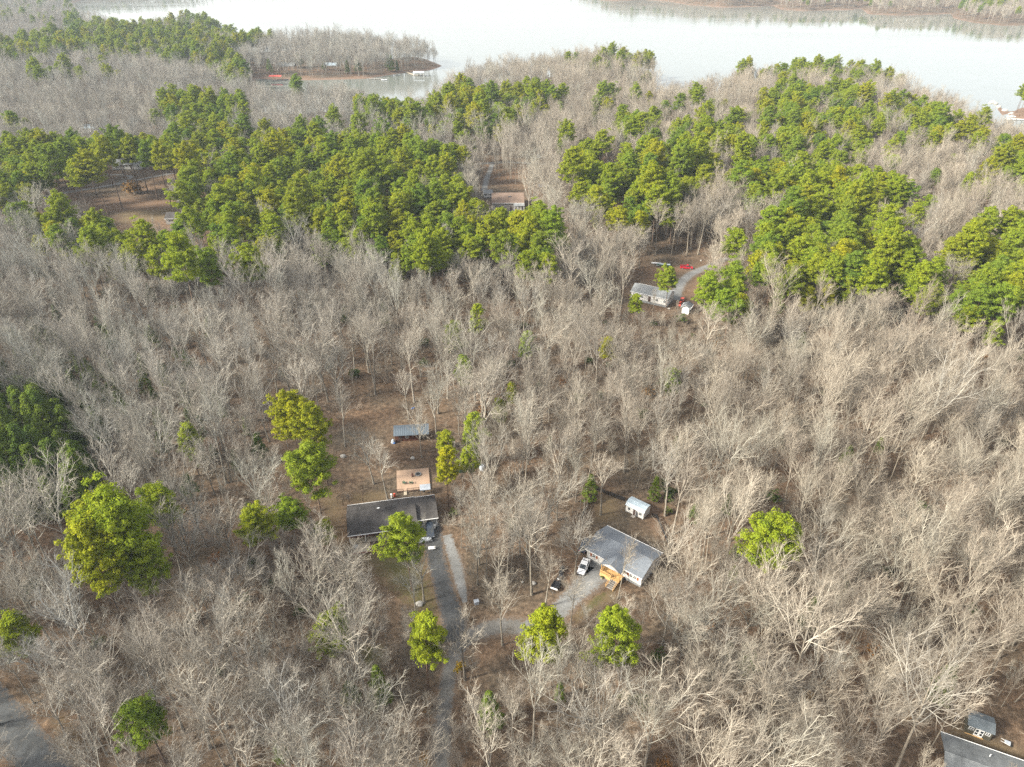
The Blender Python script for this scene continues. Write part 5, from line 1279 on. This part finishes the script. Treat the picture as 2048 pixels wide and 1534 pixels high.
# trailer and quad bike beside the gravel drive
def trailer(px, py, rot, label, L=3.0, W=1.5, mat=M_BLACK, wall=M_TRIM):
    q = G(px, py); t = empty("utility_trailer", (q[0], q[1], 0), rot, label=label, cat="trailer")
    box("bed", t, mat, (-L / 2, L / 2), (-W / 2, W / 2), (.5, .58)); rx = Matrix.Rotation(math.pi / 2, 4, 'X')
    for s in (-1, 1):
        box("side_board", t, mat, (-L / 2, L / 2), (s * W / 2 - .03, s * W / 2 + .03), (.583, .95)); w = cyl("wheel", t, M_RUBBER, .3, .2, .4, 0, s * (W / 2 + .16), 16, None, rx); cyl("rim", w, M_STEEL, .17, .27, .33, 0, s * (W / 2 + .17), 10, None, rx)
    box("front_board", t, wall, (L / 2 - .04, L / 2 + .04), (-W / 2 - .031, W / 2 + .031), (.583, .98)); bars("drawbar", t, mat, [((L / 2 + .041, -W / 2, .52), (L / 2 + 1.1, 0, .5)), ((L / 2 + .041, W / 2, .52), (L / 2 + 1.1, 0, .5))], .05); cyl("jack", t, M_STEEL, .04, 0, .6, L / 2 + 1.0, 0, 8)
    return t
trailer(1112, 1174, -2.0, "black utility trailer with a white end board beside the gravel drive", 2.6, 1.6)
def quad(px, py, rot, label, mat):
    q = G(px, py); t = empty("quad_bike", (q[0], q[1], 0), rot, label=label, cat="quad bike"); rx = Matrix.Rotation(math.pi / 2, 4, 'X')
    loft("body", t, mat, [[(x, -w, z0), (x, w, z0), (x, w, z1), (x, -w, z1)] for x, w, z0, z1 in ((-.95, .25, .5, .75), (-.4, .32, .42, .82), (.1, .2, .45, .78), (.5, .3, .42, .88), (.95, .22, .5, .78))])
    box("seat", t, M_RUBBER, (-.55, .15), (-.16, .16), (.825, .95), .03)
    for sx in (-.62, .62):
        box("rack", t, M_BLACK, (sx * 1.05 - .28, sx * 1.05 + .28), (-.4, .4), (.93, .97))
        for sy in (-1, 1): cyl("wheel", t, M_RUBBER, .29, .18, .40, sx, sy * .46, 14, None, rx)
    bars("handlebar", t, M_BLACK, [((.42, -.38, 1.12), (.42, .38, 1.12)), ((.5, 0, .85), (.42, 0, 1.12))], .03); return t
quad(1120, 1157, -2.1, "grey quad bike between the trailer and the dark grill cart", M_SILVER)
quad(1124, 1143, -1.9, "dark blue quad bike nearest the white car's drive", M_CARBLUE)
trailer(1170, 1128, -2.2, "low black trailer in the shadow under the white house's eave", 1.6, 1.0, M_BLACK, M_BLACK)

# fallen trunks and logs
def log(px0, py0, px1, py1, r, label, mat=None):
    a, b_ = G(px0, py0), G(px1, py1); a[2] = b_[2] = r * .8
    o = empty("fallen_log", (a[0], a[1], 0), 0, label=label, cat="log", group="fallen logs in the woods"); a0 = a.copy(); a0[2] = 0
    pts = np.linspace(a - a0, b_ - a0, 5); pts[1:4, :2] += np.random.default_rng(int(px0)).normal(0, .12, (3, 2))
    v, f = tubes(pts[None], np.linspace(r, r * .6, 5)[None], 7); link("trunk", mesh_from("log_trunk", v, f, [mat or M_TRUNK]), o)
    bars("branch_stub", o, mat or M_TRUNK, [(tuple(pts[2]), tuple(pts[2] + np.array([.3, .7, .5]))), (tuple(pts[3]), tuple(pts[3] + np.array([-.5, .6, .4])))], r * .3); return o
log(1366, 1054, 1388, 1056, .22, "black fallen log right of the fence beside the small white shed", M_DARKWD); log(1460, 1135, 1490, 1142, .2, "dark fallen log below the lone bright pine", M_DARKWD)
log(1740, 1370, 1800, 1330, .25, "pale fallen trunk in the woods above the garden shed"); log(1290, 968, 1320, 962, .15, "thin fallen branch behind the small white shed"); log(1810, 1270, 1850, 1285, .2, "dark fallen log in the right-hand bare woods")
log(480, 1330, 520, 1350, .18, "fallen trunk in the bare woods below the big pine clump"); log(330, 1395, 370, 1408, .2, "dark fallen log near the narrow pine by the road", M_DARKWD)

# ------------------------------------------------------------------ bottom corner: garden shed and the roof of a house
S4 = empty("garden_shed", (81.75, 75.2, 0), math.atan2(73.45 - 75.3, 85.35 - 81.7), label="dark garden shed with grey roof and white glazed doors", cat="shed")
gable_walls(S4, M_OLIVE, .1, 4.0, .25, 3.3, -.05, 2.3, 2.75, "wall")
gable_roof(S4, M_ROOF_SH, -.1, 4.2, -.05, 3.6, 2.3, 2.95, .1, None)
window(S4, .75, .25, 1.55, .8, .8, mull=1); window(S4, 3.35, .25, 1.55, .75, .8, mull=1)
for x in (1.72, 2.42):
    d = box("door", S4, M_TRIM, (x - .34, x + .34), (.19, .247), (.1, 2.1)); 
    for z in (.75, 1.5): box("pane", d, M_GLASS, (x - .2, x + .2), (.178, .195), (z - .28, z + .28))
box("sill_plank", S4, M_PINEWD, (.1, 3.0), (.02, .16), (-.03, .08))
b0, b1 = G(1880.6, 1464.4, 3.0), G(2048, 1523, 3.0)
A6 = math.atan2(b1[1] - b0[1], b1[0] - b0[0])
H6 = empty("corner_house", frame_at((b0[0], b0[1]), A6)(0, -9.6), A6, label="house with weathered grey roof cut by the bottom corner of the picture", cat="house")
gable_walls(H6, M_FOUND, 1.5, 19.6, .4, 9.2, -.1, 3.05, 4.3, "wall"); r1, r2 = gable_roof(H6, M_ROOF_G3, 0, 20, 0, 9.6, 3.0, 4.5, .12, M_TRIM)
for x in (7.2, 13.0): cyl("pipe", r2, M_TRIM, .08, 3.5, 4.3, x, 7.6, 8)
prism("dormer_roof", r1, M_ROOF_G3, [(4.0, 4.0), (6.0, 4.75), (8.0, 4.0)], .6, 4.2, 'y')
for k in range(3): window(H6, 11.0 + k * 1.1, 9.2, 1.9, .9, 1.2, 'back')
window(H6, 4, 9.2, 1.9, 1.0, 1.2, 'back'); window(H6, 4.8, 1.5, 1.8, 1.0, 1.2, 'left')
rb_ = G(1884, 1392); RB = empty("round_bush", (rb_[0], rb_[1], 0), 0, label="dark round evergreen bush above the garden shed", cat="bush"); link("stem", CONE[1][0], RB); link("foliage", CONE[1][1], RB); RB.scale = (.62, .62, .3)
wp = G(1908, 1442); WN = empty("bird_feeder", (wp[0], wp[1], 0), .4, label="pale cross-armed bird feeder pole left of the garden shed", cat="bird feeder"); bars("pole", WN, M_TRIM, [((0, 0, 0), (0, 0, 2.0))], .04); bars("arm", WN, M_TRIM, [((-.5, 0, 1.8), (.5, 0, 1.8)), ((0, -.5, 1.85), (0, .5, 1.85))], .03); cyl("seed_tray", WN, M_TAN, .2, 1.3, 1.4, .45, 0, 10)
wb = G(2012, 1489); WB = empty("wheelbarrow", (wb[0], wb[1], 0), -.6, label="white-handled wheelbarrow between the garden shed and the corner roof", cat="wheelbarrow")
loft("tray", WB, M_TARP, [[(x, -w, z), (x, w, z), (x, w + .1, .75), (x, -w - .1, .75)] for x, w, z in ((-.4, .22, .45), (.5, .28, .35))]); bars("handle", WB, M_TRIM, [((.5, -.3, .45), (-1.0, -.28, .65)), ((.5, .3, .45), (-1.0, .28, .65))], .03); cyl("wheel", WB, M_RUBBER, .2, .12, .28, .7, 0, 12, None, Matrix.Rotation(math.pi / 2, 4, 'X'))

# ------------------------------------------------------------------ far buildings
def far_house(name, px, py, ang, L, D, eave, ridge, roof, wall, label, cat="house", wins=4, found=.4, porch=False):
    q = G(px, py); z = hz(q[0], q[1]); q = G(px, py, z)
    h_ = empty(name, (q[0], q[1], z), ang, label=label, cat=cat)
    gable_walls(h_, wall, -L / 2 + .3, L / 2 - .3, .4, D - .4, found, eave + .08, ridge - .1, "wall"); box("foundation", h_, M_FOUND, (-L / 2 + .36, L / 2 - .36), (.46, D - .46), (-1.5, found - .003))
    gable_roof(h_, roof, -L / 2, L / 2, 0, D, eave, ridge, .14, M_TRIM)
    for k in range(wins):
        x = -L / 2 + L * (k + .5) / wins + .2
        if k == wins // 2 and wins > 2: d = box("door", h_, M_DARKWD, (x - .5, x + .5), (.33, .397), (found + .05, found + 2.1))
        else: window(h_, x, .4, (eave + found) / 2 + .15, min(1.1, L / wins * .5), min(1.2, eave * .4))
    window(h_, D / 2, L / 2 - .3, (eave + found) / 2, .9, .9, 'right')
    return h_
H3 = far_house("far_white_house", 1296, 608, math.radians(-30), 15.5, 8.6, 3.6, 5.4, M_ROOF_G2, M_WHITE2, "far white house with grey roof seen past a bright pine", wins=5, found=.9)
S3 = far_house("far_shed", 1382, 626, math.radians(62), 4.6, 3.6, 2.5, 3.5, M_ROOF_G2, M_WHITE2, "small far shed with grey roof beside the red tractor", "shed", 2, .15)
p = G(1028, 418); H4 = far_house("brown_roofed_house", 1016, 424, math.radians(1), 17, 16, 4.6, 7.6, M_ROOF_BR, M_GREYWD, "brown-roofed house ringed by bare trees and pines", wins=6, found=.6)
box("skylight", H4, M_GLASS, (.2, 1.8), (4.4, 5.6), (6.42, 6.75)); box("porch_floor", H4, M_GREYWD, (3.0, 8.4), (-2.6, .3), (.9, 1.05)); prism("porch_roof", H4, M_ROOF_G2, [(-2.8, 4.0), (-.02, 4.5), (-.02, 4.62), (-2.8, 4.12)], 2.9, 8.5)
for x in (3.2, 5.0, 6.7, 8.2): box("porch_post", H4, M_TRIM, (x - .12, x + .12), (-2.6, -2.36), (1.05, 4.05))
far_house("garage", 976, 396, math.radians(4), 5.4, 5.2, 2.5, 3.6, M_ROOF_G2, M_WHITE2, "small grey-roofed garage left of the brown-roofed house", "garage", 2)
far_house("pink_roofed_house", 1092, 318, math.radians(-8), 12, 9, 2.8, 4.6, M_ROOF_BR, M_WHITE2, "pinkish roofed house showing through bare trees above the brown-roofed one")
far_house("field_house", 362, 449, math.radians(4), 15, 9, 2.9, 4.8, M_ROOF_DK, M_GREYWD, "dark-roofed grey house at the corner of the brown field")
far_house("roadside_house", 255, 340, math.radians(5), 18, 10, 3.2, 5.4, M_ROOF_G2, M_WHITE2, "pale house behind the row of tall pines on the far road")
far_house("white_cabin", 180, 266, math.radians(-5), 13, 9, 3.0, 5.0, M_METAL_L, M_WHITE2, "white cabin glimpsed in the grey woods at the upper left")
far_house("lake_cottage", 1153, 166, math.radians(10), 9, 7, 3.2, 5.6, M_WHITE2, M_WHITE, "white gabled cottage on the wooded lake point")
far_house("lake_house", 1178, 172, math.radians(-6), 9, 7, 2.8, 4.6, M_METAL_L, M_WHITE2, "low pale house beside the white lake cottage")
far_house("red_roofed_house", 1650, 200, math.radians(3), 16, 10, 3.5, 6.0, M_ROOF_BR, M_WHITE2, "red-brown roofed house under the shore pines at the right")
far_house("peninsula_house", 572, 142, math.radians(4), 20, 11, 5.0, 8.2, M_ROOF_G2, M_WHITE2, "large pale house in the bare trees of the peninsula")
far_house("peninsula_cabin", 660, 138, math.radians(-3), 15, 9, 3.6, 6.0, M_METAL_L, M_WHITE2, "smaller pale house on the peninsula above the cove shore")
far_house("woods_house", 1760, 474, math.radians(-14), 17, 9, 2.9, 4.8, M_ROOF_G2, M_FOUND, "grey-roofed house half hidden by pines at the right")
far_house("pale_blue_shed", 1830, 465, math.radians(-20), 4.2, 3.4, 2.3, 3.4, M_METAL_L, M_METAL_L, "small pale blue shed in the bare woods at the right", "shed", 2, .1)
tp = G(1088, 384); TT = empty("blue_tarp_shelter", (tp[0], tp[1], hz(tp[0], tp[1])), 0, label="blue tarp shelter right of the brown-roofed house", cat="shelter"); prism("tarp", TT, M_BLUE, [(0, 2.2), (2, 2.7), (4, 2.2), (2, 2.76)], -3, 3)
for x in (-2.8, 2.8):
    for y in (.1, 3.9): bars("pole", TT, M_STEEL, [((x, y, 0), (x, y, 2.25))], .05)

# vehicles by the far white house
p = G(1373, 537); car("red_pickup", (p[0], p[1], 0), -.15, M_CARRED, "red pickup truck parked beyond the far white house", "pickup", 5.6, 1.95, 1.75, 'truck')
p = G(1340, 534); BO = empty("boat_on_trailer", (p[0], p[1], 0), math.pi - .12, label="grey-green boat on a trailer behind the red pickup", cat="boat"); hull("hull", BO, M_GREEN, 5.6, 2.0, .5, 1.1); hull("deck", BO, M_TARP, 5.4, 1.8, 1.0, 1.12)
box("trailer_frame", BO, M_STEEL, (-.5, 6.0), (-.5, .5), (.4, .5)); cyl("motor", BO, M_BLACK, .22, .7, 1.7, -.3, 0)
for s in (-1, 1): cyl("wheel", BO, M_RUBBER, .32, .2, .44, 1.6, s * .95, 14, None, Matrix.Rotation(math.pi / 2, 4, 'X'))
p = G(1322, 529); BO2 = empty("small_boat", (p[0], p[1], 0), math.pi - .1, label="pale upturned small boat left of the boat trailer", cat="boat"); hull("hull", BO2, M_SILVER, 4.2, 1.5, .1, .6)
bars("thwart", BO2, M_STEEL, [((1.0, -.5, .95), (1.0, .5, .95))], .05)
p = G(1363, 607); TR = empty("red_tractor", (p[0], p[1], 0), -2.2, label="red tractor between the far white house and its shed", cat="tractor"); rx = Matrix.Rotation(math.pi / 2, 4, 'X')
box("hood", TR, M_ORANGE, (.2, 1.8), (-.32, .32), (.7, 1.25), .08); box("canopy", TR, M_ORANGE, (-1.1, .4), (-.65, .65), (2.15, 2.25), .03); box("seat", TR, M_BLACK, (-.8, -.3), (-.25, .25), (1.0, 1.15), .03); box("fender", TR, M_ORANGE, (-1.2, -.1), (-.85, -.5), (1.2, 1.3)); box("fender", TR, M_ORANGE, (-1.2, -.1), (.5, .85), (1.2, 1.3))
for x in (-1.0, .3):
    for y in (-.58, .58): bars("canopy_post", TR, M_BLACK, [((x, y, 1.0), (x, y, 2.16))], .03)
for sy in (-1, 1): cyl("wheel", TR, M_RUBBER, .68, .5, .86, -.65, sy * .72, 18, None, rx); cyl("wheel", TR, M_RUBBER, .42, .3, .54, 1.3, sy * .6, 16, None, rx)
loft("bucket", TR, M_ORANGE, [[(2.3, y, .15), (2.9, y, .1), (2.95, y, .2), (2.4, y, .65)] for y in (-.85, .85)]); bars("loader_arm", TR, M_ORANGE, [((.6, -.5, 1.1), (2.35, -.5, .5)), ((.6, .5, 1.1), (2.35, .5, .5))], .06)
rock(1402, 522, .5, "white stone beside the far gravel drive near the red pickup", 71); rock(1338, 618, .45, "white stone below the far white house's corner", 72)

# ------------------------------------------------------------------ docks and shore
def dock(name, pts, w, label, z=WATER_Z + .55, mat=M_GREYWD):
    P = [G(x, y, z) for x, y in pts]
    o = empty(name, tuple(P[0]), 0, label=label, cat="dock")
    for a, b_ in zip(P[:-1], P[1:]):
        v = b_ - a; L = np.linalg.norm(v[:2]); ang = math.atan2(v[1], v[0])
        k = box("deck", o, mat, (0, L), (-w / 2, w / 2), (-.12, .08)); k.location = tuple(a - P[0]); k.rotation_euler = (0, 0, ang)
        for t in np.arange(0, L, 4.0):
            for s in (-1, 1): pl = cyl("pile", o, M_DARKWD, .14, -1.5, .5, t, s * (w / 2 + .15), 6); pl.location = tuple(a - P[0]); pl.rotation_euler = (0, 0, ang)
    return o, P
o, P = dock("cove_dock", [(590, 153), (570, 159), (545, 161)], 2.6, "grey dock with red canopy in the cove")
RC = empty("red_canopy", tuple(G(552, 159, WATER_Z + .6)), 0, label="red boat canopy standing over the cove dock", cat="canopy"); prism("roof", RC, M_REDCLOTH, [(-3, 3.2), (0, 4.3), (3, 3.2), (0, 4.4)], -6.5, 6.5)
for x in (-6, 6):
    for y in (-2.8, 2.8): bars("post", RC, M_STEEL, [((x, y, -1.5), (x, y, 3.25))], .1)
o, P = dock("long_dock", [(796, 139), (815, 145), (829, 150), (846, 150)], 2.4, "long pale dock reaching from the peninsula's shore", mat=M_TAN)
BH = empty("boat_house", tuple(G(838, 151, WATER_Z + .6)), 0, label="boat house with blue-grey roof at the end of the long dock", cat="boat house"); prism("roof", BH, M_TARP, [(-3, 3.0), (0, 4.2), (3, 3.0), (0, 4.35)], -6, 6)
for x in (-5.6, 5.6):
    for y in (-2.8, 2.8): bars("post", BH, M_TRIM, [((x, y, -1.5), (x, y, 3.05))], .12)
o, P = dock("low_dock", [(738, 157), (765, 158)], 2.2, "low dock lying along the cove shore")
BW = empty("moored_boat", tuple(G(763, 161, WATER_Z)), .2, label="white motor boat moored at the low cove dock", cat="boat"); hull("hull", BW, M_TRIM, 6.0, 2.3, -.2, .8); box("cabin", BW, M_GLASS, (2.0, 3.2), (-.7, .7), (1.1, 1.7), .1)
o, P = dock("bank_dock", [(2065, 240), (2030, 238), (2012, 238)], 3.0, "pale dock below the rocky red bank", mat=M_TRIM)
BW2 = empty("moored_boat", tuple(G(2030, 235, WATER_Z)), 3.0, label="white boat moored at the dock below the red bank", cat="boat"); hull("hull", BW2, M_TRIM, 6.5, 2.4, -.2, .9); box("cabin", BW2, M_TARP, (1.5, 3.4), (-.8, .8), (1.2, 2.0), .1)
for k, (x, y, r) in enumerate([(1986, 205, 2.2), (1992, 208, 1.8), (1980, 207, 1.2), (1998, 214, 2.0), (2010, 222, 2.4), (2022, 228, 2.2)]):
    q = G(x, y, WATER_Z); o = blob("shore_rock", None, M_ROCK, r, (0, 0, .2), (1.2, 1, .6), 80 + k); o.location = tuple(q)
    tag(o, ["dark rock at the very tip of the rocky red bank", "rock just behind the tip of the red bank", "small outlying rock in the water off the red bank", "third rock back along the red bank's edge", "fourth rock along the red bank toward the dock", "shore rock beside the dock below the red bank"][k], "rock", "rocks along the red bank")
# ------------------------------------------------------------------ haze over the far shore
HZ = bpy.data.materials.new("haze_air"); HZ.use_nodes = True
hn = HZ.node_tree.nodes; hn.clear()
ho = hn.new('ShaderNodeOutputMaterial'); hv = hn.new('ShaderNodeVolumePrincipled')
hv.inputs['Color'].default_value = (0.74, 0.87, 1.0, 1); hv.inputs['Density'].default_value = 0.000085; hv.inputs['Anisotropy'].default_value = 0.1
HZ.node_tree.links.new(hv.outputs[0], ho.inputs['Volume'])
x0, x1, y0, y1, z0, z1 = -19000, 19000, -600, 18600, -14, 135
hme = mesh_from("haze", [(x, y, z) for z in (z0, z1) for y in (y0, y1) for x in (x0, x1)], [(0, 2, 3, 1), (4, 5, 7, 6), (0, 1, 5, 4), (1, 3, 7, 5), (3, 2, 6, 7), (2, 0, 4, 6)], [HZ])
tag(link("haze", hme), "thin pale haze hanging over the woods and lake", "haze", kind="stuff")
